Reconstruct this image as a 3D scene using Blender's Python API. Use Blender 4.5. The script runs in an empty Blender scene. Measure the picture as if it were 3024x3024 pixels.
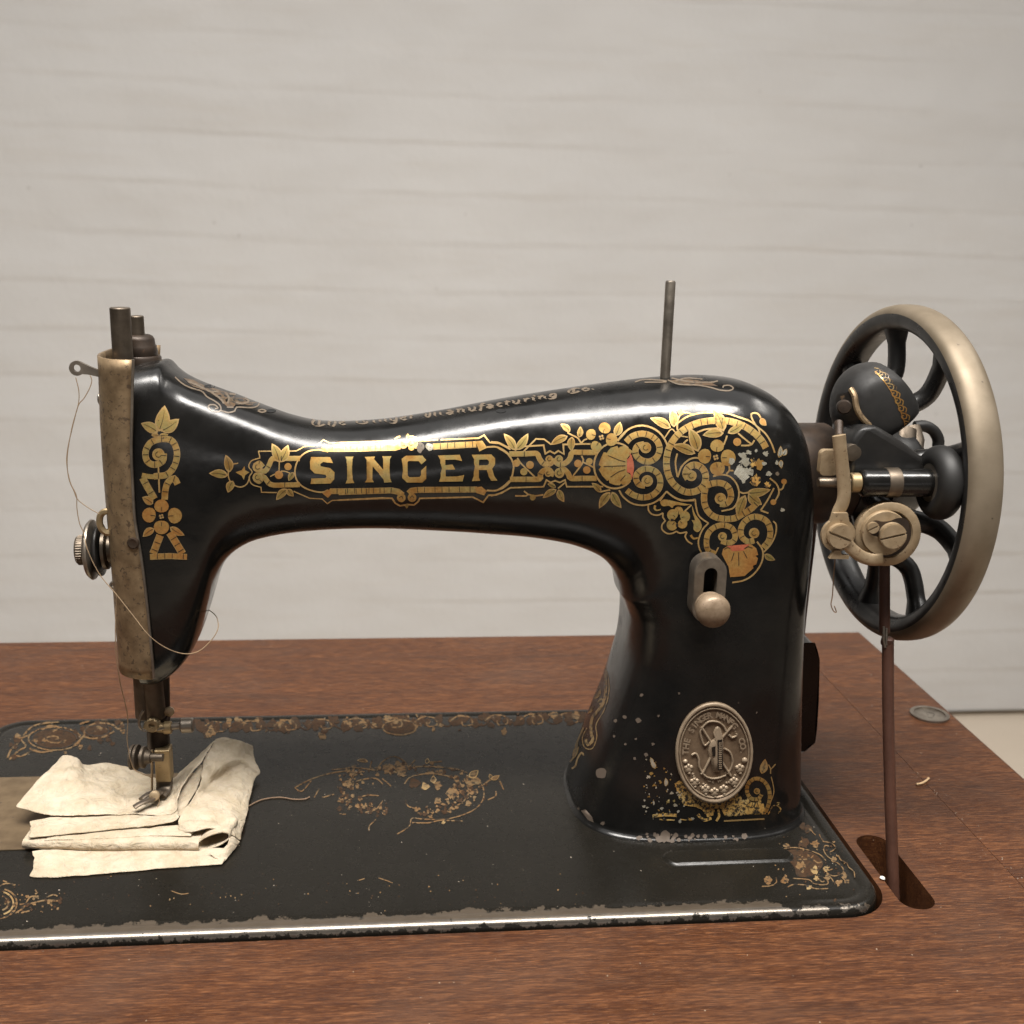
import bpy, bmesh, math, random
import numpy as np
from math import sin, cos, pi, radians
from mathutils import Vector, Matrix, noise
from mathutils.bvhtree import BVHTree
from mathutils.geometry import delaunay_2d_cdt

random.seed(7)
scene = bpy.context.scene
MM = 0.001                                        # all lengths below are millimetres

# ------------------------------------------------------------------ camera, world, lamps, exposure
CAM = Vector((191.7, -345.3, 237.6)); YAW, PITCH, ROLL = radians(6.021), radians(-14.358), radians(1.418); FPX = 3324.8
cf = Vector((sin(YAW)*cos(PITCH), cos(YAW)*cos(PITCH), sin(PITCH)))
r0 = Vector((cos(YAW), -sin(YAW), 0)); u0 = r0.cross(cf)
cr = cos(ROLL)*r0 + sin(ROLL)*u0; cu = -sin(ROLL)*r0 + cos(ROLL)*u0
cd = bpy.data.cameras.new('camera'); co = bpy.data.objects.new('camera', cd); scene.collection.objects.link(co)
co.matrix_world = Matrix(((cr.x, cu.x, -cf.x, CAM.x*MM), (cr.y, cu.y, -cf.y, CAM.y*MM), (cr.z, cu.z, -cf.z, CAM.z*MM), (0, 0, 0, 1)))
cd.sensor_width = 36; cd.lens = 36*FPX/3024; cd.clip_start = 0.01; cd.clip_end = 50
cd.dof.use_dof = True; cd.dof.focus_distance = 0.425; cd.dof.aperture_fstop = 18
scene.camera = co

w = bpy.data.worlds.new('World'); scene.world = w; w.use_nodes = True
w.node_tree.nodes['Background'].inputs[0].default_value = (1.0, 0.95, 0.90, 1)
w.node_tree.nodes['Background'].inputs[1].default_value = 0.05

def lamp(name, loc, aim, sx, sy, power, col, spread=180):
    l = bpy.data.lights.new(name, 'AREA'); l.shape = 'RECTANGLE'; l.size = sx; l.size_y = sy; l.energy = power; l.color = col; l.spread = radians(spread)
    o = bpy.data.objects.new(name, l); scene.collection.objects.link(o); o.location = loc
    o.rotation_euler = (Vector(aim)-Vector(loc)).to_track_quat('-Z', 'Y').to_euler()
    return o
lamp('ceiling_lamp', (0.12, -0.50, 2.0), (0.16, -0.05, 0), 1.8, 0.40, 52, (1.0, 0.955, 0.90), 122)
lamp('far_ceiling_lamp', (1.75, 0.30, 1.95), (0.6, 0.2, 0), 0.9, 0.2, 8, (1.0, 0.945, 0.87))
lamp('ceiling_bounce_fill', (0.5, 0.10, 2.05), (0.5, 0.10, 0), 4.5, 2.0, 32, (1.0, 0.975, 0.95))  # added fill light for ceiling bounce, placed to brighten the wall
lamp('doorway_light', (0.4, -2.6, 0.27), (0.3, 0, 0.15), 1.6, 0.16, 2.0, (1.0, 0.96, 0.92))

vs = scene.view_settings
scene.display_settings.display_device = 'sRGB'
vs.view_transform = 'Standard'; vs.look = 'None'; vs.exposure = 0.0; vs.gamma = 1.0
scene.cycles.max_bounces = 8; scene.cycles.use_denoising = True

# ------------------------------------------------------------------ helpers
def ray(px, py):
    return cf + cr*((px-1512)/FPX) - cu*((py-1512)/FPX)
def P(px, py, Y):                                 # the point of a sight line that lies at depth Y
    d = ray(px, py); return CAM + d*((Y-CAM.y)/d.y)
def PZ(px, py, Z):                                # ... or at height Z
    d = ray(px, py); return CAM + d*((Z-CAM.z)/d.z)
def PX(px, py, X):
    d = ray(px, py); return CAM + d*((X-CAM.x)/d.x)
def pxmm(p):                                      # size of one photograph pixel in mm at p
    return (Vector(p)-CAM).dot(cf)/FPX

def V(ox, oy, s):                                 # coordinates read in an enlarged view -> photograph
    return lambda pts: [(ox+x*s, oy+y*s) for x, y in pts]

def link(o, parent=None):
    scene.collection.objects.link(o)
    if parent is not None:
        o.parent = parent
        if parent.parent is None and parent.type == 'EMPTY': o.matrix_parent_inverse = Matrix.Translation(-parent.location)
    return o
def mesh(name, verts, faces, mat, parent=None, smooth=True, midx=None, angle=40):
    m = bpy.data.meshes.new(name)
    m.from_pydata([(v[0]*MM, v[1]*MM, v[2]*MM) for v in verts], [], faces); m.validate(clean_customdata=False)
    for k in (mat if isinstance(mat, (list, tuple)) else [mat]): m.materials.append(k)
    if midx is not None: m.polygons.foreach_set('material_index', midx)
    if smooth:
        m.shade_smooth()
        if angle: m.set_sharp_from_angle(angle=radians(angle))
    return link(bpy.data.objects.new(name, m), parent)
def tag(o, label=None, cat=None, group=None, kind=None):
    for k, v in (('label', label), ('category', cat), ('group', group), ('kind', kind)):
        if v: o[k] = v
    return o
def empty(name, loc, label, cat, group=None):
    o = bpy.data.objects.new(name, None); scene.collection.objects.link(o); o.location = Vector(loc)*MM; o.empty_display_size = .02
    return tag(o, label, cat, group)

class B:                                          # collects solids into one mesh
    def __init__(s): s.v = []; s.f = []; s.mi = []; s.k = 0
    def add(s, v, f):
        n = len(s.v); s.v += [tuple(x) for x in v]; s.f += [tuple(i+n for i in q) for q in f]; s.mi += [s.k]*len(f); return s
    def out(s, name, mat, parent=None, smooth=True, angle=40):
        return mesh(name, s.v, s.f, mat, parent, smooth, s.mi if isinstance(mat, (list, tuple)) else None, angle)
    def lathe(s, c, d, prof, n=32, cap=True, a0=0.0):   # prof: (radius, height along d)
        d = Vector(d).normalized(); c = Vector(c)
        e = d.orthogonal().normalized(); g = d.cross(e); v = []; f = []
        for r, h in prof:
            for i in range(n):
                a = 2*pi*i/n+a0; v.append(c+d*h+e*(r*cos(a))+g*(r*sin(a)))
        for j in range(len(prof)-1):
            for i in range(n):
                k = (i+1) % n; f.append((j*n+i, j*n+k, (j+1)*n+k, (j+1)*n+i))
        if cap:
            f.append(tuple(range(n-1, -1, -1))); f.append(tuple((len(prof)-1)*n+i for i in range(n)))
        return s.add(v, f)
    def cyl(s, a, b, r, n=24, bev=0.25, r2=None):
        a = Vector(a); b = Vector(b); L = (b-a).length; r2 = r if r2 is None else r2; bev = min(bev, r*.4, L*.4)
        return s.lathe(a, b-a, [(r-bev, 0), (r, bev), (r2, L-bev), (r2-bev, L)], n)
    def tube(s, pts, r, n=10, flat=None, up=None):       # r number or list; flat = ratio of second axis
        pts = [Vector(p) for p in pts]; v = []; f = []; m = len(pts)
        t0 = (pts[1]-pts[0]).normalized()
        e = Vector(up) if up is not None else t0.orthogonal(); e = (e-t0*e.dot(t0)).normalized()
        for i, p in enumerate(pts):
            t = (pts[min(i+1, m-1)]-pts[max(i-1, 0)]).normalized()
            if up is not None: e = Vector(up)
            e = (e-t*e.dot(t)).normalized(); g = t.cross(e)
            rr = r[i] if isinstance(r, (list, tuple)) else r; q = rr*(flat if flat else 1)
            for k in range(n):
                a = 2*pi*k/n; v.append(p+e*(rr*cos(a))+g*(q*sin(a)))
        for i in range(m-1):
            for k in range(n):
                h = (k+1) % n; f.append((i*n+k, i*n+h, (i+1)*n+h, (i+1)*n+k))
        f.append(tuple(range(n-1, -1, -1))); f.append(tuple((m-1)*n+k for k in range(n)))
        return s.add(v, f)
    def prism(s, c, d, poly, h, up=(0, 0, 1), bev=0.0, holes=()):    # polygon in the plane facing d, extruded h along d
        d = Vector(d).normalized(); y = Vector(up); y = (y-d*y.dot(d)).normalized(); x = y.cross(d); c = Vector(c)
        loops = [list(poly)]+[list(q) for q in holes]
        pts = [p for q in loops for p in q]; ed = []; k = 0
        for q in loops:
            ed += [(k+i, k+(i+1) % len(q)) for i in range(len(q))]; k += len(q)
        vv, _, ff, _, _, _ = delaunay_2d_cdt([Vector(p) for p in pts], ed, [], 0, 1e-6)
        tri = [t for t in ff if inside(sum((vv[i] for i in t), Vector((0, 0)))/3, loops)]
        n = len(pts)
        top = [c+x*p[0]+y*p[1]+d*h for p in pts]; bot = [c+x*p[0]+y*p[1] for p in pts]
        f = []
        for t in tri:
            if len(vv) == n: f.append(tuple(t)); f.append(tuple(i+n for i in reversed(t)))
        f += [(a, a+n, b+n, b) for a, b in ed]
        return s.add(top+bot, f)
    def box(s, c, size, rot=None):
        h = Vector(size)/2; R3 = rot or Matrix.Identity(3)
        v = [Vector(c)+R3@Vector((x*h.x, y*h.y, z*h.z)) for x in (-1, 1) for y in (-1, 1) for z in (-1, 1)]
        return s.add(v, [(0, 1, 3, 2), (4, 6, 7, 5), (0, 4, 5, 1), (2, 3, 7, 6), (0, 2, 6, 4), (1, 5, 7, 3)])
    def screw(s, c, d, r, h, ang=0, gap=0.16):    # slotted cheese head: two half discs on a lower disc
        d = Vector(d).normalized()
        s.lathe(c, d, [(r, 0), (r, h*.55)], 28)
        for sg in (0, pi):
            th = math.asin(gap); pl = []
            for i in range(15):
                a = th+(pi-2*th)*i/14; pl.append((r*cos(a+ang+sg), r*sin(a+ang+sg)))
            s.prism(Vector(c)+d*h*.5, d, [(x*.93, y*.93) for x, y in pl], h*.5)
            s.prism(Vector(c)+d*h*.5, d, pl, h*.38)
        return s

def inside(p, loops):
    c = False
    for q in loops:
        j = len(q)-1
        for i in range(len(q)):
            xi, yi = q[i][0], q[i][1]; xj, yj = q[j][0], q[j][1]
            if (yi > p[1]) != (yj > p[1]) and p[0] < (xj-xi)*(p[1]-yi)/(yj-yi)+xi: c = not c
            j = i
    return c
def catmull(pts, step=None, n=None, closed=False):
    pts = [np.array(p, float) for p in pts]
    if closed: pts = [pts[-1]]+pts+[pts[0], pts[1]]
    else: pts = [2*pts[0]-pts[1]]+pts+[2*pts[-1]-pts[-2]]
    out = []
    for i in range(1, len(pts)-2):
        p0, p1, p2, p3 = pts[i-1:i+3]; L = np.linalg.norm(p2-p1)
        k = n or max(1, int(math.ceil(L/step)))
        for j in range(k):
            t = j/k
            out.append(.5*((2*p1)+(-p0+p2)*t+(2*p0-5*p1+4*p2-p3)*t*t+(-p0+3*p1-3*p2+p3)*t**3))
    if not closed: out.append(pts[-2])
    return out
def nz(x, y, z=0.0): return noise.noise(Vector((x, y, z)))
def obround(w_, h_, n=12):                         # stadium outline, w_ wide, h_ tall
    r = w_/2; L = h_/2-r
    return [(r*cos(a), L+r*sin(a)) for a in [pi*i/n for i in range(n+1)]]+[(r*cos(a), -L+r*sin(a)) for a in [pi+pi*i/n for i in range(n+1)]]
def rrect(x0, y0, x1, y1, r, n=10):
    o = []
    for cx, cy, a in ((x1-r, y1-r, 0), (x0+r, y1-r, pi/2), (x0+r, y0+r, pi), (x1-r, y0+r, 1.5*pi)):
        o += [(cx+r*cos(a+pi/2*i/n), cy+r*sin(a+pi/2*i/n)) for i in range(n+1)]
    return o
def circ(cx, cy, r, n=16, ry=None): return [(cx+r*cos(2*pi*i/n), cy+(ry or r)*sin(2*pi*i/n)) for i in range(n)]

# ------------------------------------------------------------------ materials
class Mat:
    def __init__(s, name):
        s.m = bpy.data.materials.new(name); s.m.use_nodes = True; s.t = s.m.node_tree; s.b = s.t.nodes['Principled BSDF']
        s.co = s.t.nodes.new('ShaderNodeTexCoord').outputs['Object']
    def n(s, typ, **kw):
        nd = s.t.nodes.new(typ)
        for k, v in kw.items():
            if k.startswith('_'): setattr(nd, k[1:], v)
            else: s.set(nd.inputs[k.replace('__', ' ')], v)
        return nd
    def set(s, sock, v):
        if isinstance(v, bpy.types.NodeSocket): s.t.links.new(v, sock)
        else: sock.default_value = v
    def map(s, scale=(1, 1, 1), rot=(0, 0, 0), loc=(0, 0, 0)):
        nd = s.n('ShaderNodeMapping', Vector=s.co); nd.inputs['Scale'].default_value = scale; nd.inputs['Rotation'].default_value = rot; nd.inputs['Location'].default_value = loc
        return nd.outputs[0]
    def noise(s, scale, detail=4, rough=.55, vec=None, dist=0.0):
        return s.n('ShaderNodeTexNoise', Vector=vec or s.co, Scale=scale, Detail=detail, Roughness=rough, Distortion=dist).outputs['Fac']
    def voro(s, scale, vec=None, rnd=1.0):
        nd = s.n('ShaderNodeTexVoronoi', Vector=vec or s.co, Scale=scale, Randomness=rnd); return nd.outputs['Distance'], nd.outputs['Color']
    def ramp(s, fac, stops):
        nd = s.n('ShaderNodeValToRGB', Fac=fac); e = nd.color_ramp.elements
        while len(e) < len(stops): e.new(.5)
        for el, (p, c) in zip(e, stops):
            el.position = p; el.color = (c, c, c, 1) if isinstance(c, (int, float)) else (*c, 1)
        return nd.outputs[0]
    def mix(s, fac, a, b, mode='MIX'):
        nd = s.n('ShaderNodeMix', _data_type='RGBA', _blend_type=mode)
        s.set(nd.inputs[0], fac)
        for i, v in ((6, a), (7, b)): s.set(nd.inputs[i], (*v, 1) if isinstance(v, tuple) and len(v) == 3 else v)
        return nd.outputs[2]
    def math(s, op, a, b=0.0, clamp=False):
        nd = s.n('ShaderNodeMath', _operation=op, _use_clamp=clamp); s.set(nd.inputs[0], a); s.set(nd.inputs[1], b); return nd.outputs[0]
    def sep(s):
        return s.n('ShaderNodeSeparateXYZ', Vector=s.co).outputs
    def bump(s, h, strength=.3, dist=.001, normal=None):
        nd = s.n('ShaderNodeBump', Height=h, Strength=strength, Distance=dist)
        if normal: s.set(nd.inputs['Normal'], normal)
        return nd.outputs[0]
    def fin(s, **kw):
        names = dict(col='Base Color', rough='Roughness', metal='Metallic', normal='Normal', spec='Specular IOR Level', coat='Coat Weight', coatr='Coat Roughness', sub='Subsurface Weight', alpha='Alpha')
        for k, v in kw.items(): s.set(s.b.inputs[names[k]], (*v, 1) if isinstance(v, tuple) and len(v) == 3 else v)
        return s.m

def metal(name, c1, c2, rough, met=.85, scale=220, spots=None, bump=.15, rr=.15):
    m = Mat(name); f = m.noise(scale, 5, .6); col = m.mix(m.ramp(f, [(.35, 0.), (.68, 1.)]), c1, c2)
    r = m.ramp(m.noise(scale*.6, 3), [(.3, max(.03, rough-rr*.5)), (.7, rough+rr)])
    if spots:
        d = m.ramp(m.noise(scale*2.2, 3, .7), [(spots[0], 0.), (spots[0]+.05, 1.)]); col = m.mix(d, col, spots[1])
        mm_ = m.mix(d, (met,)*3, (.1,)*3); return m.fin(col=col, rough=r, metal=m.math('MULTIPLY', mm_, 1.0), normal=m.bump(f, bump, .0004))
    return m.fin(col=col, rough=r, metal=met, normal=m.bump(f, bump, .0004))

def black_paint(name, chips=.5, rough=.2, base=(.0075, .0073, .007)):
    m = Mat(name)
    big = m.noise(60, 3); f = m.noise(900, 3, .6)
    col = m.mix(m.ramp(big, [(.4, 0.), (.7, 1.)]), base, (base[0]*1.7, base[1]*1.65, base[2]*1.6))
    dv, dc = m.voro(150)
    rnd = m.n('ShaderNodeSeparateColor', Color=dc).outputs
    thr = m.math('MULTIPLY', rnd[0], .17)
    du = m.ramp(m.noise(1700, 3, .7), [(.68, 0.), (.76, .22)]); col = m.mix(du, col, (.10, .09, .075))
    spot = m.math('LESS_THAN', dv, m.math('SUBTRACT', thr, .17-.075*chips))
    col = m.mix(spot, col, (.22, .19, .15))
    r = m.mix(spot, m.ramp(m.noise(45, 5, .65), [(.33, rough*.65), (.7, rough*1.8)]), (.6, .6, .6))
    b1 = m.bump(big, .12, .002); b2 = m.bump(f, .04, .0002, b1)
    return m.fin(col=col, rough=r, normal=b2, spec=.45)

def gilt(name, c1, c2, c3, wear=.30, met=.78, rough=.45, scale=260, coat=.35, spec=.5):
    m = Mat(name)
    f = m.noise(130, 3, .6); g = m.noise(scale*3, 4, .65)
    col = m.ramp(f, [(.32, c1), (.5, c2), (.68, c3)])
    col = m.mix(m.ramp(g, [(.35, .0), (.7, .6)]), col, (c1[0]*.55, c1[1]*.5, c1[2]*.45))
    wv = m.ramp(m.noise(scale*1.7, 6, .68, dist=.3), [(wear, 0.), (wear+.05, 1.)])
    col = m.mix(wv, (.02, .016, .012), col)
    met_ = m.mix(wv, (0., 0., 0.), (met,)*3)
    return m.fin(col=col, rough=m.ramp(g, [(.3, rough-.08), (.7, rough+.12)]), metal=m.math('MULTIPLY', met_, 1.0), coat=coat, coatr=.15, spec=spec)

def plain(name, col, rough=.5, met=0.0, **k): return Mat(name).fin(col=col, rough=rough, metal=met, **k)

M = {}
M['black'] = black_paint('black_japan_paint', .4, .185, (.006, .0058, .0055))
M['black_matt'] = black_paint('black_satin_paint', .2, .55, (.014, .0135, .013))
M['black_wheel'] = black_paint('black_wheel_paint', .2, .3, (.014, .0135, .013))
M['rubber'] = plain('black_rubber', (.012, .0115, .011), .55)
M['dark'] = plain('dark_line', (.012, .010, .008), .35)
M['void'] = plain('dark_recess', (.004, .004, .004), .9)
M['gold'] = gilt('gold_leaf', (.46, .235, .06), (.62, .41, .135), (.46, .39, .155))
M['knob'] = metal('worn_knob', (.27, .20, .135), (.20, .142, .09), .48, .3, 420, (.66, (.12, .08, .05)), .4)
M['orange'] = gilt('orange_gilt', (.52, .23, .065), (.62, .33, .10), (.56, .36, .12), .26)
M['red'] = gilt('red_enamel', (.36, .085, .04), (.46, .12, .06), (.40, .11, .05), .26, .2)
M['line'] = gilt('gold_line', (.55, .33, .12), (.66, .45, .19), (.60, .44, .2), .3)
M['leaf'] = gilt('bronze_leaf', (.36, .20, .05), (.46, .33, .11), (.38, .33, .11), .28)
M['silver'] = gilt('worn_silver', (.62, .58, .45), (.75, .72, .6), (.5, .45, .3), .36, .7, .25)
M['worn'] = gilt('worn_gilt', (.30, .18, .07), (.36, .25, .11), (.30, .23, .12), .42, .3, .5)
M['bedgilt'] = gilt('bed_gilt', (.16, .085, .035), (.20, .125, .06), (.17, .125, .07), .44, .2, .55, coat=0, spec=.2)
M['bedbrown'] = gilt('bed_brown', (.042, .022, .012), (.055, .031, .017), (.046, .030, .019), .40, .1, .6, coat=0, spec=.15)
M['chip'] = plain('bare_primer', (.092, .068, .050), .7)
M['patina'] = gilt('brown_gilt', (.085, .05, .026), (.12, .075, .04), (.10, .07, .04), .43, .2, .5)
M['flake'] = gilt('flaking_gilt', (.52, .25, .06), (.68, .45, .14), (.6, .5, .25), .47, .4, .4, 420)
M['print'] = gilt('faded_print', (.13, .098, .066), (.16, .122, .085), (.145, .12, .09), .36, .15, .5)
M['nickel'] = metal('nickel_plate', (.42, .32, .205), (.32, .235, .14), .45, .5, 240, (.63, (.17, .11, .06)), .4)
M['tread'] = metal('nickel_tread', (.255, .208, .15), (.185, .147, .10), .48, .5, 60, (.685, (.05, .035, .025)), .08)
M['brass'] = metal('worn_brass', (.40, .30, .17), (.30, .22, .12), .42, .75, 180, (.66, (.07, .045, .025)))
M['plate'] = metal('tarnished_plate', (.30, .215, .125), (.175, .12, .068), .44, .62, 190, (.575, (.075, .048, .027)), .5)
M['steel'] = metal('grey_steel', (.30, .265, .22), (.20, .17, .14), .38, .85, 200, (.72, (.06, .04, .03)))
M['bar'] = metal('dark_steel', (.155, .125, .095), (.10, .08, .06), .42, .8, 160, (.74, (.05, .03, .02)))
M['pewter'] = metal('badge_pewter', (.20, .14, .088), (.125, .085, .053), .45, .35, 300)
M['pewter_hi'] = metal('badge_relief', (.36, .28, .195), (.285, .215, .145), .44, .35, 300)
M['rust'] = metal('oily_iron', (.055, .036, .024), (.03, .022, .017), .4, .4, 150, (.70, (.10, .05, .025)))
M['slide'] = metal('slide_plate_steel', (.20, .142, .082), (.12, .082, .047), .45, .5, 90, (.66, (.06, .045, .03)))
# ------------------------------------------------------------------ setting: wall, floor, table
def wood(name, ox=0.0):
    m = Mat(name)
    v1 = m.map((11, 170, 170), loc=(ox, 0, 0)); v2 = m.map((150, 2100, 2100), loc=(ox, 0, 0)); v3 = m.map((5, 34, 34), loc=(ox, .3, 0))
    a = m.noise(1, 5, .6, v1, 1.2); b = m.noise(1, 3, .65, v2, .6); c = m.noise(1.6, 4, .6, v3, .8)
    col = m.ramp(a, [(.25, (.043, .0145, .0055)), (.5, (.070, .0245, .0088)), (.75, (.098, .0360, .0126))])
    col = m.mix(m.ramp(b, [(.41, .85), (.50, 0.)]), col, (.036, .0125, .006))
    col = m.mix(m.ramp(b, [(.54, 0.), (.64, .55)]), col, (.205, .086, .034))
    col = m.mix(m.ramp(c, [(.52, 0.), (.72, .5)]), col, (.026, .0115, .0068))
    dust = m.ramp(m.noise(14, 4, .6), [(.5, 0.), (.75, .22)]); col = m.mix(dust, col, (.085, .058, .043))
    dv, dc = m.voro(260); rnd = m.n('ShaderNodeSeparateColor', Color=dc).outputs
    sp = m.math('LESS_THAN', dv, m.math('SUBTRACT', m.math('MULTIPLY', rnd[1], .16), .098)); col = m.mix(sp, col, (.45, .36, .26))
    rg = m.mix(m.ramp(a, [(.3, .0), (.7, 1.)]), (.34,)*3, (.48,)*3)
    return m.fin(col=col, rough=m.math('MULTIPLY', rg, 1.0), normal=m.bump(b, .55, .0003), spec=.3)
M['wood'] = wood('mahogany'); M['wood_end'] = wood('mahogany_end', 3.7)

def wall_mat():
    m = Mat('white_wall_paint')
    a = m.noise(3.0, 5, .6); b = m.noise(38, 4, .6)
    col = m.mix(a, (.56, .553, .545), (.645, .640, .632))
    v = m.map((3.5, 3.5, 30)); st = m.ramp(m.noise(1, 5, .6, v), [(.55, 0.), (.8, .30)]); col = m.mix(st, col, (.52, .48, .43))
    dv, dc = m.voro(22); rnd = m.n('ShaderNodeSeparateColor', Color=dc).outputs
    sp = m.math('MULTIPLY', m.math('LESS_THAN', dv, m.math('SUBTRACT', m.math('MULTIPLY', rnd[0], .14), .072)), .35)
    col = m.mix(sp, col, (.26, .24, .22))
    return m.fin(col=col, rough=.62, normal=m.bump(b, .3, .0016, m.bump(m.noise(11, 4, .6), .5, .006)), spec=.3)
M['wall'] = wall_mat()
def floor_mat():
    m = Mat('beige_concrete'); a = m.noise(6, 5, .6); b = m.noise(90, 3)
    return m.fin(col=m.mix(a, (.58, .49, .39), (.70, .61, .50)), rough=.6, normal=m.bump(b, .2, .001))
M['floor'] = floor_mat()

TZ = -3.0                                          # table surface; the bed plate's top is z = 0
FLOOR = -776.0; WALL = 1800.0
def build_wall():
    xs = np.arange(-2200, 4200, 24.0); zs = np.arange(FLOOR+16, 1900, 4.0)
    v = []; f = []
    pitch = 86.5
    for z in zs:
        for x in xs:
            k = (z-26+13*nz(x*.0011, z*.003, 3)+3.2*nz(x*.012, z*.01, 8)+.0045*x)/pitch
            row = math.floor(k); t = k-row           # t: 0 at the foot of a course
            amp = .85+1.7*nz(x*.0026+row*7.3, row*2.1, 1)+.9*nz(x*.013, row*5.0)
            saw = lambda q: math.exp(-q*7)-.6*math.exp(-(1-q)*9)
            u = min(1, t/.13); u = u*u*(3-2*u)
            led = ((1-u)*saw(1)+u*saw(max(t, .0)))*max(.04, amp)*1.25
            y = WALL-led*.95-3.2*nz(x*.004, z*.012, 5)-1.0*nz(x*.016, z*.03, 2)
            v.append((x, y, z))
    nx = len(xs)
    for j in range(len(zs)-1):
        for i in range(nx-1): f.append((j*nx+i, j*nx+i+1, (j+1)*nx+i+1, (j+1)*nx+i))
    n = len(v)
    for i in (0, nx-1): pass
    v += [(-2200, WALL+160, FLOOR+16), (4176, WALL+160, FLOOR+16)]
    f.append((0, n, n+1, nx-1))
    o = mesh('wall', v, f, M['wall'], angle=0); tag(o, 'off-white board-marked plaster wall', kind='structure'); return o
build_wall()
b = B(); b.add([(-4000, -3000, FLOOR), (6000, -3000, FLOOR), (6000, 2300, FLOOR), (-4000, 2300, FLOOR)], [(0, 1, 2, 3)])
tag(b.out('floor', M['floor'], smooth=False), 'pale beige floor', kind='structure')

tbl = empty('sewing_table', (160, 88, FLOOR), 'worn reddish brown wooden table top the black machine is set into', 'table')
XR = 478.5; YB = 289.0; YF = -118.0; XJ = 429.3; XL = -150.0
bedcut = rrect(-1.5, -1.0, 373.6, 179.6, 19)
slot = [(p[0]+384.2, p[1]+28.2) for p in obround(13.6, 52)]
b = B()
b.prism((0, 0, TZ-22), (0, 0, 1), [(XL, YF), (XJ, YF), (XJ, YB), (XL, YB)], 22, up=(0, 1, 0), holes=[bedcut, slot])
tb = b.out('top_board', M['wood'], tbl, smooth=False)
b = B()
pr = [(0, 0), (0, -22), (XR-XJ-1.0, -22), (XR-XJ, -21), (XR-XJ, -2.2), (XR-XJ-.6, -.8), (XR-XJ-2.0, -.0)]
v = [(XJ+.35+x, y, TZ+z-.15) for y in (YF, YB) for x, z in pr]; n = len(pr)
b.add(v, [tuple(range(n)), tuple(range(2*n-1, n-1, -1))]+[((i+1) % n, i, n+i, n+(i+1) % n) for i in range(n)])
eb = b.out('end_board', M['wood_end'], tbl, smooth=False)
# key escutcheon let into the end board
kc = Vector((465.2, 167.5, TZ-.15)); kr = 9.8
b = B(); b.prism(kc, (0, 0, 1), circ(0, 0, kr, 40), 1.1, up=(0, 1, 0), holes=[circ(0, 0, kr-2.0, 32)])
b.lathe(kc, (0, 0, 1), [(kr-2.0, .0), (kr-2.0, .35)], 32)
ring = b.out('escutcheon_ring', M['steel'], tbl)
b = B(); b.prism(kc+Vector((0.3, -.2, .36)), (0, 0, 1), circ(0, .8, 2.1, 16)[0:1]+[(2.1*cos(a), .9+2.1*sin(a)) for a in np.linspace(-.9, pi+.9, 16)]+[(-1.1, -3.6), (1.1, -3.6)][:0]+[(-1.0, -3.8), (1.0, -3.8)], .12, up=(.5, 1, 0))
b.out('keyhole', M['void'], tbl, smooth=False)
b = B(); b.box((375, 30, -104), (120, 170, 6)); b.out('slot_dark_base', M['wood'], tbl, smooth=False)  # unseen box added under the belt slot to keep it dark inside
b = B(); b.box((330, 30, -66), (4, 170, 76)); b.box((437, 30, -66), (4, 170, 76)); b.box((384, -57, -66), (104, 4, 76)); b.box((384, 117, -66), (104, 4, 76)); b.out('slot_dark_wall', M['wood'], tbl, smooth=False)  # sides of the added box that darkens the slot
for x in (XL+30, XR-70):
    for y in (YF+22, YB-22):
        b = B(); b.lathe((x, y, FLOOR), (0, 0, 1), [(11, 0), (14, 60), (19, 300), (19, 560), (15, 600), (22, 640), (22, -FLOOR+TZ-22.2)], 20); b.out('leg', M['wood'], tbl)
# ------------------------------------------------------------------ the sewing machine
sm = empty('sewing_machine', (185, 89, -14), 'antique black sewing machine with gold scroll decals and a spoked handwheel', 'sewing machine')
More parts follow.
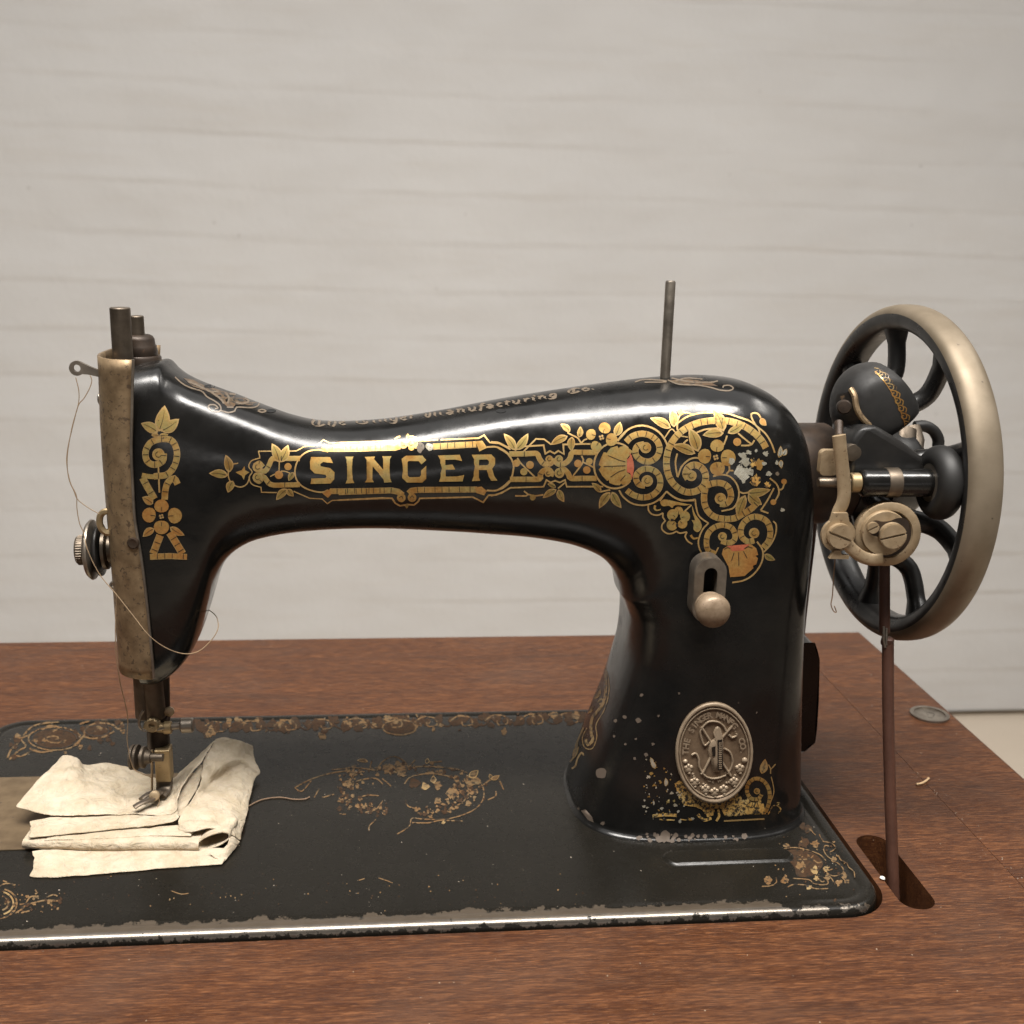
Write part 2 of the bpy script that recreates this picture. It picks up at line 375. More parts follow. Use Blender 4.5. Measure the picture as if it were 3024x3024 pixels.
# --- bed plate
def bed_mat():
    m = Mat('worn_black_bed'); s = m.sep()
    f = m.noise(700, 4, .65); g = m.noise(150, 6, .7); big = m.noise(22, 4)
    col = m.mix(big, (.0065, .0058, .0046), (.0135, .012, .0095))
    # bare steel along the front edge
    d = m.math('ADD', m.math('MULTIPLY', s[1], 1000.0), m.math('MULTIPLY', m.math('SUBTRACT', g, .5), 16.0))
    d = m.math('ADD', d, m.math('MULTIPLY', m.math('SUBTRACT', m.noise(30, 3), .5), 5.0))
    xr = m.math('MULTIPLY', m.math('SUBTRACT', s[0], .325), 110.0, True)
    d = m.math('ADD', d, m.math('MULTIPLY', xr, 6.0))
    bare = m.ramp(m.math('MULTIPLY', d, .05), [(.34, 1.), (.37, 0.)])
    low = m.math('ADD', m.math('MULTIPLY', m.math('ADD', s[2], .0019), 900.0), m.math('MULTIPLY', m.math('SUBTRACT', m.noise(210, 5, .7), .50), 9.0))
    bare = m.math('MULTIPLY', bare, m.ramp(low, [(.0, 0.), (.25, 1.)]))
    bd = m.ramp(m.math('MULTIPLY', s[1], 200.0), [(.50, 1.), (.62, 0.)])
    col = m.mix(bare, col, m.mix(bd, m.mix(g, (.048, .037, .026), (.105, .083, .062)), m.mix(g, (.10, .086, .072), (.27, .24, .205))))
    dv, dc = m.voro(330); rnd = m.n('ShaderNodeSeparateColor', Color=dc).outputs
    sp = m.math('LESS_THAN', dv, m.math('SUBTRACT', m.math('MULTIPLY', rnd[0], .19), .128)); col = m.mix(sp, col, (.30, .25, .17))
    du = m.ramp(m.noise(1500, 3, .7), [(.66, 0.), (.74, .35)]); col = m.mix(du, col, (.14, .12, .09))
    bead = m.ramp(m.math('MULTIPLY', s[1], 200.0), [(.50, 1.), (.62, 0.)])
    r = m.mix(bare, m.ramp(g, [(.3, .19), (.7, .33)]), m.mix(bead, (.42,)*3, (.30,)*3))
    return m.fin(col=col, rough=m.math('MULTIPLY', r, 1.0), metal=m.math('MULTIPLY', bare, m.math('ADD', .25, m.math('MULTIPLY', bead, .6))), normal=m.bump(f, .16, .00025), spec=.24)
M['bed'] = bed_mat()
W_, D_ = 371.0, 178.0
prof = [(0.4, -14.), (0.1, -5), (0.0, -2.9), (.2, -1.9), (.7, -.95), (1.4, -.35), (2.3, -.02), (3.4, .1), (4.6, .08), (5.6, -.08), (6.4, -.30), (7.2, -.32), (8.0, -.08), (9.0, 0.0)]
v = []; f = []; nb = 0
for ins, z in prof:
    lp = rrect(ins, ins, W_-ins, D_-ins, max(3, 17-ins), 10); nb = len(lp); v += [(x, y, z) for x, y in lp]
for j in range(len(prof)-1):
    for i in range(nb): k = (i+1) % nb; f.append((j*nb+i, j*nb+k, (j+1)*nb+k, (j+1)*nb+i))
f.append(tuple((len(prof)-1)*nb+i for i in range(nb)))
bed = mesh('bed_plate', v, f, M['bed'], sm, angle=50)
# slide plate over the shuttle
b = B(); pl = rrect(1.0, 57.8, 118.5, 117.2, 1.2, 3)
b.prism((0, 0, .02), (0, 0, 1), pl, .30, up=(0, 1, 0))
b.out('slide_plate', M['slide'], sm, smooth=False)
# serial number pad
b = B(); pad = obround(9.2, 50.5, 10); c0 = Vector((320.3, 36.6, 0)); ang = radians(90)
for ins, z in ((-.9, .02), (-.3, .25), (0., .7), (.5, .95), (1.0, .80), (1.6, .72)):
    b.v += [tuple(c0+Vector(((p[1]*(1-ins/25.2)), p[0]*(1-ins/4.6), z))) for p in pad]
n = len(pad); b.f = [(j*n+i, j*n+(i+1) % n, (j+1)*n+(i+1) % n, (j+1)*n+i) for j in range(5) for i in range(n)]+[tuple(5*n+i for i in range(n))]; b.mi = [0]*len(b.f)
b.out('serial_pad', M['bed'], sm)

# --- arm, head and pillar: one casting swept along the traced profile
KEY = [  # top/outer px, bottom/inner px, half depth, squareness
 (((385, 1066)), ((440, 2008)), 22.6, 4.0), (((420, 1058)), ((468, 2010)), 23.6, 3.8), (((460, 1051)), ((490, 2004)), 23.8, 3.7), (((490, 1050)), ((518, 1985)), 23.8, 3.6),
 (((514, 1074)), ((552, 1952)), 23.8, 3.5), (((545, 1097)), ((584, 1903)), 23.6, 3.4), (((590, 1119)), ((609, 1835)), 23.4, 3.3), (((640, 1138)), ((630, 1762)), 23.0, 3.1),
 (((690, 1156)), ((650, 1695)), 22.5, 2.9), (((740, 1176)), ((682, 1640)), 22.0, 2.7), (((800, 1199)), ((735, 1602)), 21.4, 2.5), (((860, 1220)), ((800, 1582)), 21.0, 2.35),
 (((930, 1236)), ((885, 1569)), 20.7, 2.25), (((1014, 1241)), ((1000, 1561)), 20.6, 2.2), (((1140, 1233)), ((1140, 1559)), 20.8, 2.2), (((1300, 1209)), ((1290, 1565)), 21.5, 2.2),
 (((1460, 1178)), ((1440, 1574)), 22.8, 2.2), (((1620, 1152)), ((1570, 1585)), 24.5, 2.2), (((1770, 1131)), ((1680, 1604)), 26.5, 2.25), (((1920, 1114)), ((1758, 1634)), 28.5, 2.3),
 (((2040, 1107)), ((1796, 1666)), 30.0, 2.4), (((2140, 1113)), ((1811, 1692)), 31.0, 2.5), (((2215, 1132)), ((1816, 1706)), 31.8, 2.6), (((2285, 1173)), ((1819, 1718)), 32.4, 2.7),
 (((2336, 1235)), ((1821, 1728)), 32.8, 2.8), (((2364, 1315)), ((1822, 1738)), 33.2, 2.9), (((2376, 1420)), ((1822, 1746)), 33.8, 3.0), (((2377, 1540)), ((1822, 1754)), 34.4, 3.0),
 (((2372, 1660)), ((1821, 1768)), 35.0, 3.0), (((2368, 1776)), ((1819, 1800)), 35.5, 3.0), (((2364, 1888)), ((1808, 1900)), 36.2, 3.0), (((2360, 2018)), ((1769, 2030)), 37.2, 3.0),
 (((2358, 2110)), ((1733, 2122)), 38.0, 3.0), (((2357, 2190)), ((1701, 2204)), 38.5, 3.0), (((2356, 2262)), ((1675, 2278)), 38.9, 3.0), (((2355, 2303)), ((1661, 2319)), 39.2, 3.0)]
YM = 89.0
def support(a, bb, n, nw, ny):
    q = n/(n-1); return ((a*abs(nw))**q+(bb*abs(ny))**q)**(1/q)
st = []
for T, Bt, bb, n in KEY:
    t = P(*T, YM); q = P(*Bt, YM); c = (t+q)/2; wv = (t-q).normalized(); half = (t-q).length/2
    d = c-CAM; vw, vy = d.dot(wv), d.y; L = math.hypot(vw, vy); nw, ny = vy/L, -vw/L
    lo, hi = half*.5, half*1.2
    for _ in range(40):
        a = (lo+hi)/2
        if support(a, bb, n, nw, ny)/abs(nw) > half: hi = a
        else: lo = a
    st.append((c.x, c.z, wv.x*a, wv.z*a, bb, n))
# lip at the foot of the pillar
cx_, cz_, ax_, az_, b_, n_ = st[-1]
for z, g in ((2.2, .3), (1.2, .9), (.5, 1.6), (-.3, 2.2)): st.append((cx_, z, ax_+g, 0.0, b_+g, n_))
A = np.array(st)
fine = np.array(catmull(list(A), n=7))
NS = 96
bv = []; bf = []
for cx, cz, wx, wz, bb, n in fine:
    for k in range(NS):
        a = 2*pi*k/NS; ca, sa = cos(a), sin(a)
        # even out the spacing on square sections
        u = math.copysign(abs(ca)**(2/n), ca); y = math.copysign(abs(sa)**(2/n), sa)
        bv.append((cx+wx*u, YM-bb*y, cz+wz*u))
nf = len(fine)
for j in range(nf-1):
    for k in range(NS): h = (k+1) % NS; bf.append((j*NS+k, j*NS+h, (j+1)*NS+h, (j+1)*NS+k))
bf.append(tuple(range(NS-1, -1, -1)))
arm = mesh('arm_casting', bv, bf, M['black'], sm, angle=70)
BVH = BVHTree.FromPolygons([Vector(p) for p in bv], [q for q in bf])
def hit(px, py, off=.1):
    d = ray(px, py).normalized(); loc, nrm, idx, dist = BVH.ray_cast(CAM, d)
    if loc is None: return None
    if nrm.dot(d) > 0: nrm = -nrm
    return loc+nrm*off
def hitn(px, py):
    d = ray(px, py).normalized(); loc, nrm, idx, dist = BVH.ray_cast(CAM, d)
    if nrm.dot(d) > 0: nrm = -nrm
    return loc, nrm

# --- face plate wrapped round the left end of the head
LE = [(296, 1058), (299, 1110), (303, 1220), (311, 1340), (318, 1430), (327, 1540), (336, 1655), (346, 1800), (357, 1950), (364, 1998)]
RE = [(393, 1062), (391, 1110), (389, 1220), (387, 1330), (391, 1430), (398, 1540), (417, 1650), (435, 1800), (449, 1950), (454, 2003)]
le = [P(x, y, YM) for x, y in LE]; re = [P(x, y, 65.5) for x, y in RE]
def along(pts, z): zz = [p.z for p in pts][::-1]; return float(np.interp(z, zz, [p.x for p in pts][::-1]))
ztop = re[0].z; zbot = re[-1].z
v = []; f = []; nz_, na = 30, 33
for j in range(nz_):
    z = ztop+(zbot-ztop)*j/(nz_-1); xl = along(le, z)+1.0; xr = along(re, z)
    for k in range(na):
        a = -pi/2+pi*k/(na-1); xx = xr-(xr-xl)*abs(cos(a))**(2/2.6); yy = YM+24.9*math.copysign(abs(sin(a))**(2/2.6), sin(a))
        v.append((xx, yy, z))
for j in range(nz_-1):
    for k in range(na-1): f.append((j*na+k, j*na+k+1, (j+1)*na+k+1, (j+1)*na+k))
fp = mesh('face_plate', v, f, M['plate'], sm, angle=60)
so = fp.modifiers.new('thickness', 'SOLIDIFY'); so.thickness = 1.1*MM; so.offset = -1
# bright bevel along the front edge of the plate
pts = [P(x, y, 64.6) for x, y in RE]; b = B(); b.tube(catmull(pts, 3), .62, 8); b.out('plate_edge', M['steel'], fp)
b = B(); c = P(393, 1604, 63.9); b.lathe(c, (-.15, -1, 0), [(2.2, -.6), (2.2, .25), (1.7, .5), (.9, .3)], 20); b.out('screw', M['rust'], fp)

# --- bars on top of the head
def vbar(name, px, y, zt, zb, r, mat, parent=sm, n=28):
    x = P(*px, y).x; b = B(); b.cyl((x, y, zb), (x, y, zt), r, n, .35); return b.out(name, M[mat], parent)
zt = P(359, 908, 89).z
vbar('needle_bar', (359, 990), 89, zt, 40, 3.75, 'bar')
zt2 = P(406, 932, 101).z
pb = vbar('presser_bar', (405, 960), 101, zt2, 150, 2.65, 'bar')
b = B(); xk = P(410, 1010, 103).x; zk = P(410, 1012, 103).z
b.lathe((xk-.5, 102, zk-5), (0, 0, 1), [(7.4, 0), (7.6, 2), (7.2, 4.0), (6.8, 4.6), (6.6, 6.4), (6.0, 7.6), (5.0, 8.2), (2.2, 8.4)], 36); b.lathe((xk-.5, 102, zk-9), (0, 0, 1), [(8.8, 0), (8.8, 3.6), (8.2, 4.4)], 36)
b.out('thumb_screw', M['rust'], pb)

# --- take-up lever
ec = P(228, 1087, 74); b = B(); s_ = pxmm(ec)
ob = [(22*cos(a), 22*sin(a)) for a in np.linspace(radians(50), radians(310), 22)]+[(30, -18), (67, -26), (100, -32), (100, -18), (67, -7), (36, 6)]
b.prism(ec+Vector((0, .8, 0)), (0, -1, 0), [(x*s_, y*s_) for x, y in ob], 1.6, holes=[[(p[0]*s_, p[1]*s_) for p in circ(0, 0, 11, 16)]])
b.out('take_up_lever', M['steel'], sm)

# --- thread tension assembly on the face plate
tc = P(300, 1622, 82); s_ = pxmm(tc); X = Vector((1, 0.0, 0.03)); b = B()
def at_px(px): return (px-300)*s_*1.03
b.lathe(tc, X, [(1.8, at_px(240)), (1.8, at_px(340))], 16)
ten = b.out('tension_stud', M['steel'], sm)
b = B(); pr = [(3.2, at_px(233)), (5.6, at_px(235))]; 
b.lathe(tc, X, [(2.4, at_px(231)), (5.2, at_px(233)), (5.6, at_px(238)), (5.6, at_px(254)), (5.2, at_px(258)), (2, at_px(259))], 36)
for i in range(36):
    a = 2*pi*i/36; e = Vector((0, cos(a), sin(a))); b.tube([tc+X*at_px(238)+e*5.6, tc+X*at_px(254)+e*5.6], .25, 6)
b.out('thumb_nut', M['bar'], ten)
b = B(); b.lathe(tc, X, [(4, at_px(262)), (10.6, at_px(266)), (11.6, at_px(274)), (11.4, at_px(279)), (9.0, at_px(284)), (4.5, at_px(286))], 40); b.out('tension_disc', M['steel'], ten)
b = B(); b.lathe(tc, X, [(4.5, at_px(287)), (9.0, at_px(289)), (10.4, at_px(297)), (10.2, at_px(301)), (7, at_px(303)), (5, at_px(305))], 40); b.out('tension_disc', M['black_wheel'], ten)
b = B(); b.lathe(tc, X, [(6.2, at_px(306)), (7.8, at_px(309)), (7.8, at_px(318)), (5.5, at_px(322)), (5.5, at_px(345))], 32); b.out('tension_base', M['bar'], ten)
b = B(); sp = [P(x, y, 72) for x, y in [(334, 1572), (316, 1574), (300, 1562), (294, 1540), (298, 1520), (312, 1510), (328, 1512), (338, 1524)]]; b.tube(catmull(sp, 1), 1.25, 8); b.out('take_up_spring', M['brass'], ten)
b = B(); sp = [P(x, y, 74) for x, y in [(345, 1720), (334, 1719), (327, 1726), (330, 1734), (345, 1736)]]; b.tube(catmull(sp, 1), .6, 8); b.out('thread_guide', M['steel'], ten)
b = B(); sp = P(305, 1178, 84); b.lathe(sp, (-1, 0, 0), [(2.6, -2), (2.6, 1.2), (1.6, 1.8)], 20); b.out('screw', M['steel'], fp)

# --- needle bar foot, clamp, presser foot
def q(x, y, Y=84): return P(x, y, Y)
def cylpx(pts, Y, name, mat, parent=sm, n=24, prism=None):     # turned part along a px axis: (px,py,radius px)
    b = B(); ps = [P(x, y, Y) for x, y, r in pts]; s = pxmm(ps[0]); d = (ps[-1]-ps[0]); L = d.length; d.normalize()
    b.lathe(ps[0], d, [(r*s, (p-ps[0]).dot(d)) for p, (x, y, r) in zip(ps, pts)], n); return b.out(name, M[mat], parent)
foot = cylpx([(448, 1990, 30), (455, 2090, 30), (460, 2118, 29)], 88, 'presser_shank', 'bar')
cylpx([(478, 1990, 22), (482, 2125, 21), (482, 2127, 17)], 92, 'presser_bar_lower', 'rust')
cylpx([(464, 2118, 31), (468, 2200, 33), (470, 2212, 33)], 90, 'needle_bar_end', 'rust')
b = B(); c = P(462, 2146, 84); b.cyl(P(425, 2143, 84), P(486, 2150, 84), 2.0, 20, .4); b.cyl(P(484, 2149, 84), P(507, 2148, 84), 2.6, 20, .3)
b.lathe(P(448, 2143, 82), (0, -1, .15), [(2.9, -3), (2.9, 0), (2.4, .5), (1.2, .5), (1.0, -.6)], 20)
clamp = b.out('needle_clamp', M['brass'], sm)
b = B(); b.cyl(P(506, 2146, 84), P(536, 2143, 84), 1.4, 16); b.cyl(P(533, 2143, 84), P(572, 2141, 84), 3.0, 24, .6); b.out('clamp_screw', M['steel'], clamp)
b = B(); sp = [P(x, y, 82) for x, y in [(424, 2098), (414, 2118), (411, 2140), (420, 2154), (440, 2158), (470, 2154), (487, 2150)]]; b.tube(catmull(sp, 1), .55, 8); b.out('thread_hook', M['steel'], clamp)
b = B(); c = P(500, 2100, 88); b.lathe(c, (0.2, -1, 0), [(2.0, 0), (2.0, 1), (1.2, 1.4)], 18); b.out('screw', M['nickel'], clamp)
b = B(); p0 = P(482, 2206, 86); p1 = P(487, 2300, 86); b.box((p0+p1)/2, (6.1, 6.6, (p0-p1).length), Matrix.Rotation(radians(0), 3, 'Z')); 
pf = b.out('presser_foot', M['brass'], sm, smooth=False); bm_ = pf.modifiers.new('bevel', 'BEVEL'); bm_.width = .0006; bm_.segments = 3
b = B(); fr = [P(x, y, yy) for x, y, yy in [(486, 2296, 86), (484, 2330, 84), (468, 2352, 80), (446, 2362, 77), (420, 2376, 73)]]
b.tube(catmull(fr[:3], 1.2), 3.4, 14, flat=.36, up=(1, 0, .2))
b.tube(catmull([P(x, y, yy) for x, y, yy in [(472, 2342, 80), (450, 2358, 76), (428, 2366, 73), (408, 2376, 71), (396, 2384, 70)]], 1), 2.0, 12, flat=.42, up=(.3, -1, .2))
b.tube(catmull([P(x, y, yy) for x, y, yy in [(474, 2336, 82), (452, 2340, 81), (432, 2348, 79), (416, 2360, 77)]], 1), 1.9, 12, flat=.42, up=(.3, -1, .2))
b.out('foot_sole', M['bar'], pf)
b = B(); c = P(456, 2350, 76); b.lathe(c, (0, -1, .2), [(2.0, -1), (2.0, .6), (1.4, 1.0)], 18); b.out('foot_screw', M['nickel'], pf)
b = B(); b.tube([P(449, 2215, 85), P(449, 2290, 85), P(449, 2340, 85), P(449, 2372, 85)], [.55, .5, .45, .2], 10); b.out('needle', M['nickel'], sm)
b = B(); c = P(412, 2236, 80); X2 = Vector((1, -.12, .02)).normalized(); s_ = pxmm(c)
for o_, r_ in ((-19, 4.9), (-7, 5.0)):
    b.lathe(c, X2, [(1, (o_-6)*s_), (r_*.86, (o_-6)*s_), (r_, (o_-4)*s_), (r_, (o_+3)*s_), (r_*.86, (o_+5)*s_), (1, (o_+5)*s_)], 36)
    for i in range(40):
        a = 2*pi*i/40; e = Vector((X2.y*-1, X2.x, 0))*cos(a)*r_+Vector((0, 0, 1))*sin(a)*r_; b.tube([c+X2*(o_-4)*s_+e, c+X2*(o_+3)*s_+e], .16, 5)
b.lathe(c, X2, [(1.6, -20*s_), (1.6, 70*s_)], 16); b.lathe(c, X2, [(4.4, 8*s_), (4.4, 16*s_), (3.0, 20*s_), (2.2, 34*s_)], 24)
b.out('foot_thumb_screw', M['bar'], pf)

# --- spool pin
b = B(); p0 = P(1966, 1118, 89); p1 = P(1978, 828, 89); p0.x = p1.x = (p0.x+p1.x)/2
b.lathe((p0.x, 89, p0.z-4), (0, 0, 1), [(2.0, 0), (2.0, p1.z-p0.z+3.2), (1.6, p1.z-p0.z+3.9)], 18); b.out('spool_pin', M['steel'], sm)

# --- stitch regulator: slotted plate and knob on the pillar
pc = P(2096, 1745, 46); s_ = pxmm(pc); out = obround(98*s_, 204*s_, 14); hole = [(x, y+12*s_) for x, y in obround(40*s_, 118*s_, 10)]
b = B(); b.prism(pc+Vector((0, 8, 0)), (0, -1, 0), out, 7.6, holes=[hole]); b.prism(pc+Vector((0, .4, 0)), (0, -1, 0), [(x*.965, y*.98) for x, y in out], .4, holes=[hole])
rg = b.out('stitch_regulator', M['steel'], sm, angle=30)
b = B(); b.prism(pc+Vector((0, 7, 0)), (0, -1, 0), [(x, y) for x, y in hole], .2); b.out('regulator_slot', M['void'], rg, smooth=False)
kn = P(2113, 1812, 33); b = B()
b.lathe((kn.x, 48, kn.z), (0, -1, 0), [(3.2, 0), (3.2, 5.0), (4.6, 5.6), (5.6, 6.4), (5.6, 7.6), (4.9, 8.0), (4.9, 8.8), (5.8, 9.2), (6.35, 10.6), (6.4, 12.2), (6.0, 13.6), (5.2, 14.5), (3.6, 15.3), (1.6, 15.7), (.2, 15.75)], 40); b.out('knob', M['knob'], rg)

# --- rear cover on the right of the pillar
b = B(); cc = [P(x, y, 108) for x, y in [(2340, 1888), (2378, 1886), (2394, 1892), (2403, 1908), (2407, 1940), (2407, 2060), (2402, 2140), (2394, 2180), (2380, 2194), (2366, 2204), (2340, 2210)]]
b.prism((0, 126, 0), (0, -1, 0), [(p.x, p.z) for p in cc], 22)
rc = b.out('rear_cover', M['black'], sm); bm_ = rc.modifiers.new('bevel', 'BEVEL'); bm_.width = .003; bm_.segments = 4; bm_.limit_method = 'ANGLE'

# --- hand wheel
WC = Vector((395.2, 89, 142)); RM = 63.2; AX = 6.9; RAD = 5.2
hw = None
b = B(); nt, nsn = 120, 28
for t in range(nt):
    th = 2*pi*t/nt; e = Vector((0, cos(th), sin(th)))
    for k in range(nsn):
        a = 2*pi*k/nsn; ca, sa = cos(a), sin(a)
        b.v.append(tuple(WC+e*(RM+RAD*math.copysign(abs(ca)**.85, ca))+Vector((AX*math.copysign(abs(sa)**.8, sa), 0, 0))))
for t in range(nt):
    for k in range(nsn):
        h = (k+1) % nsn; u = (t+1) % nt; b.f.append((t*nsn+k, u*nsn+k, u*nsn+h, t*nsn+h)); a = 2*pi*(k+.5)/nsn
        b.mi.append(1 if cos(a) > .02 and sin(a) > -.975 else 0)
hw = b.out('handwheel', [M['black_wheel'], M['tread']], sm, angle=0)
for i, dg in enumerate([101-40*k for k in range(9)]):
    a = radians(dg); e = Vector((0, -cos(a), sin(a))); b = B()
    path = [WC+Vector((x_, 0, 0))+e*r_ for x_, r_ in ((-18, 14), (-17, 22), (-14, 29), (-8.5, 34), (-3.5, 37), (-.6, 40.5), (.3, 46), (.2, 53), (0, 60))]
    cp = catmull(path, 2.5); n = len(cp)
    b.tube(cp, [4.1+2.0*max(0, 1-(n-1-j)/3)+.5*max(0, 1-j/6) for j in range(n)], 14, flat=.82, up=Vector((1, 0, 0)).cross(e)); b.out('spoke', M['black_wheel'], hw)
b = B(); b.lathe(WC, (1, 0, 0), [(10, -24), (17.5, -22), (18, -15), (15, -14), (15, -10), (18.5, -9), (19, 2), (16, 6), (9, 8), (9, 14), (7.5, 15.5)], 48); b.out('hub', M['black_wheel'], hw)
hw.matrix_basis = Matrix.Translation(WC*MM) @ Matrix.Rotation(.065, 4, 'Z') @ Matrix.Translation(-WC*MM)
b = B(); b.lathe((348, 89, 142), (1, 0, 0), [(20.5, 0), (20.5, 16), (19.8, 17.5), (18, 18), (18, 26)], 48); b.out('shaft_collar', M['rust'], sm)
# --- bobbin winder beside the wheel
Z = V(2350, 1050, .36232)
def zp(x, y, Y): (a, b_), = Z([(x, y)]); return P(a, b_, Y)
YW = 40.0
b = B(); a0 = zp(520, 1035, YW); a1 = zp(1105, 1040, YW); s_ = pxmm(a0)*.36232; ax = Vector((1, 0, 0)); L = a1.x-a0.x
b.lathe(a0, ax, [(90*s_, 0), (112*s_, 1), (116*s_, 2), (116*s_, L-1), (122*s_, L), (122*s_, L+3), (60*s_, L+3.5)], 40)
win = b.out('bobbin_winder', M['black'], sm)
b = B(); x0 = 740*s_-520*s_; b.lathe(a0, ax, [(117*s_, x0-.4), (124*s_, x0), (124*s_, x0+100*s_), (117*s_, x0+105*s_)], 40); b.out('collar_ring', M['bar'], win)
b = B(); b.lathe(a0, ax, [(74*s_, -85*s_), (80*s_, -78*s_), (80*s_, -8*s_), (70*s_, 0)], 30); b.out('spindle_bush', M['brass'], win)
b = B(); b.lathe(a0, ax, [(34*s_, -350*s_), (42*s_, -340*s_), (42*s_, -60*s_)], 24); b.out('spindle', M['bar'], win)
# rubber-tyred pulley
b = B(); tc_ = zp(1150, 1035, YW); R1, R2 = 9.2, 4.6
for t in range(60):
    th = 2*pi*t/60
    for k in range(20):
        a = 2*pi*k/20; b.v.append(tuple(tc_+Vector((R2*1.05*sin(a)+1.0, 0, 0))+Vector((0, cos(th), sin(th)))*(R1+R2*cos(a))))
b.f = [(t*20+k, ((t+1) % 60)*20+k, ((t+1) % 60)*20+(k+1) % 20, t*20+(k+1) % 20) for t in range(60) for k in range(20)]; b.mi = [0]*1200
ty = b.out('pulley_tyre', M['rubber'], win, angle=0)
b = B(); b.lathe(tc_, ax, [(8.2, -3.2), (10.2, -3.6), (10.4, -2.8), (7.6, -1.4), (6, 2), (6, 5)], 40); b.out('pulley_rim', M['steel'], ty)
# body between winder and shaft: bracket, dome guard
b = B(); b.prism(zp(440, 690, 62), (0, -1, 0), [(-150*s_, -330*s_), (470*s_, -330*s_), (560*s_, -120*s_), (300*s_, 60*s_), (60*s_, 190*s_), (-70*s_, 180*s_), (-150*s_, 60*s_)], 17)
br = b.out('winder_bracket', M['black_wheel'], win); bv_ = br.modifiers.new('bevel', 'BEVEL'); bv_.width = .0025; bv_.segments = 4; bv_.limit_method = 'ANGLE'
dc_ = zp(640, 395, 64); b = B(); nn = 36; sx, sy, sz = 16.4, 17, 15.6
rot = Matrix.Rotation(radians(8), 3, 'Y')
for j in range(25):
    ph = -pi/2*.62+(pi/2*1.62)*j/24
    for k in range(nn):
        th = 2*pi*k/nn; lv = rot@Vector((sx*cos(ph)**.8*cos(th) if cos(ph) > 0 else 0, sy*(cos(ph)**.8 if cos(ph) > 0 else 0)*sin(th), sz*sin(ph)))
        for pn, lim in ((Vector((.76, 0, .65)), 10.2), (Vector((.55, -.2, -.8)).normalized(), 11.0), (Vector((0, -1, 0)), 12.5)):   # flattened faces of the hood
            t = lv.dot(pn)
            if t > lim: lv = lv-pn*((t-lim)*.62)
        b.v.append(tuple(dc_+lv))
b.f = [(j*nn+k, j*nn+(k+1) % nn, (j+1)*nn+(k+1) % nn, (j+1)*nn+k) for j in range(24) for k in range(nn)]+[tuple(range(nn-1, -1, -1))]; b.mi = [0]*len(b.f)
dome = b.out('dome_guard', M['black_matt'], win, angle=70)
DB = BVHTree.FromPolygons([Vector(p) for p in b.v], b.f)
def dhit(x, y, off):
    (a, c), = Z([(x, y)]); d = ray(a, c).normalized(); loc, nr, i, ds = DB.ray_cast(CAM, d)
    if loc is None: return None
    return loc+(nr if nr.dot(d) < 0 else -nr)*off
ed = [dhit(x, y, .1) for x, y in [(450, 275), (480, 330), (490, 400), (510, 460), (550, 520), (590, 560), (615, 610), (612, 640), (600, 672)]]
b = B(); b.tube(catmull([p for p in ed if p], 1), 1.15, 8, flat=1.0); b.out('worn_lip', M['plate'], dome)
b = B(); b.lathe(zp(395, 420, 50), (-.3, -1, .1), [(2.6, -3), (2.7, 0), (2.2, .8), (.6, 1.0)], 24); b.out('knob', M['rust'], win)
# upright nickel lever, tab, clip and finger
b = B(); pts = [zp(x, y, 37) for x, y in [(352, 650), (362, 760), (378, 900), (392, 1040), (395, 1130), (382, 1200), (350, 1270), (335, 1320)]]
b.tube(catmull(pts, 1.5), 2.55, 16, flat=.5, up=(1, 0, 0)); b.out('winder_lever', M['nickel'], win)
b = B(); c = zp(252, 860, 44); b.prism(c, (0, -1, 0), rrect(-78*s_, -106*s_, 76*s_, 104*s_, 40*s_, 8), 3.2); t_ = b.out('stop_tab', M['nickel'], win, angle=30)
b = B(); b.lathe(zp(470, 790, 46), (0, -1, 0), [(3.4, -3), (3.6, 0), (3.2, .9), (1.6, 1.2)], 24); b.out('cap', M['bar'], win)
b = B(); c = zp(335, 1455, 36)
tear = [(140*s_*cos(a), 140*s_*sin(a)) for a in np.linspace(radians(125), radians(415), 26)]+[(60*s_, 185*s_), (-60*s_, 185*s_)]
b.prism(c, (0, -1, 0), tear, 1.6); b.prism(c+Vector((0, -1.2, -150*s_)), (0, -1, 0), [(-70*s_, -40*s_), (90*s_, -44*s_), (96*s_, -15*s_), (30*s_, -5*s_), (20*s_, 30*s_), (-30*s_, 30*s_)], 1.8)
clip = b.out('clip', M['nickel'], win, angle=30)
b = B(); b.screw(c+Vector((0, -1.6, 0)), (0, -1, 0), 104*s_, 2.4, radians(-21), .1); b.out('screw', M['nickel'], clip)
b = B(); c = zp(745, 1452, 37); R_ = 272*s_; d = (-.10, -1, .03)
b.lathe(c, d, [(R_*.9, -3), (R_*.985, -2.4), (R_*.985, .9), (R_*.95, 1.25), (R_*.74, 1.3), (R_*.70, .5)], 120)
for i in range(110):
    a = 2*pi*i/110; D = Vector(d).normalized(); e1 = Vector((1, 0, 0)); e1 = (e1-D*e1.dot(D)).normalized(); e2 = D.cross(e1)
    e = e1*cos(a)*R_*.985+e2*sin(a)*R_*.985; b.tube([c+D*-2.3+e, c+D*.8+e], .2, 4)
gear = b.out('worm_gear', M['nickel'], win)
b = B(); b.lathe(c, d, [(R_*.70, .3), (R_*.70, .72), (R_*.3, .72)], 60); b.out('gear_grime_shade', M['rust'], gear)  # dark ring: grime plus occlusion shade put into the gear's groove
b = B(); c2 = zp(712, 1440, 36); b.lathe(c2, d, [(186*s_, -.2), (186*s_, 1.6), (180*s_, 2.0), (150*s_, 2.0)], 60, True)
b.out('heart_cam', M['nickel'], gear)
b = B(); hl = [(-175, 30), (-165, 75), (-120, 100), (-60, 92), (0, 100), (70, 125), (140, 110), (160, 40), (120, -80), (40, -130), (-30, -90), (-80, -40), (-140, -20)]
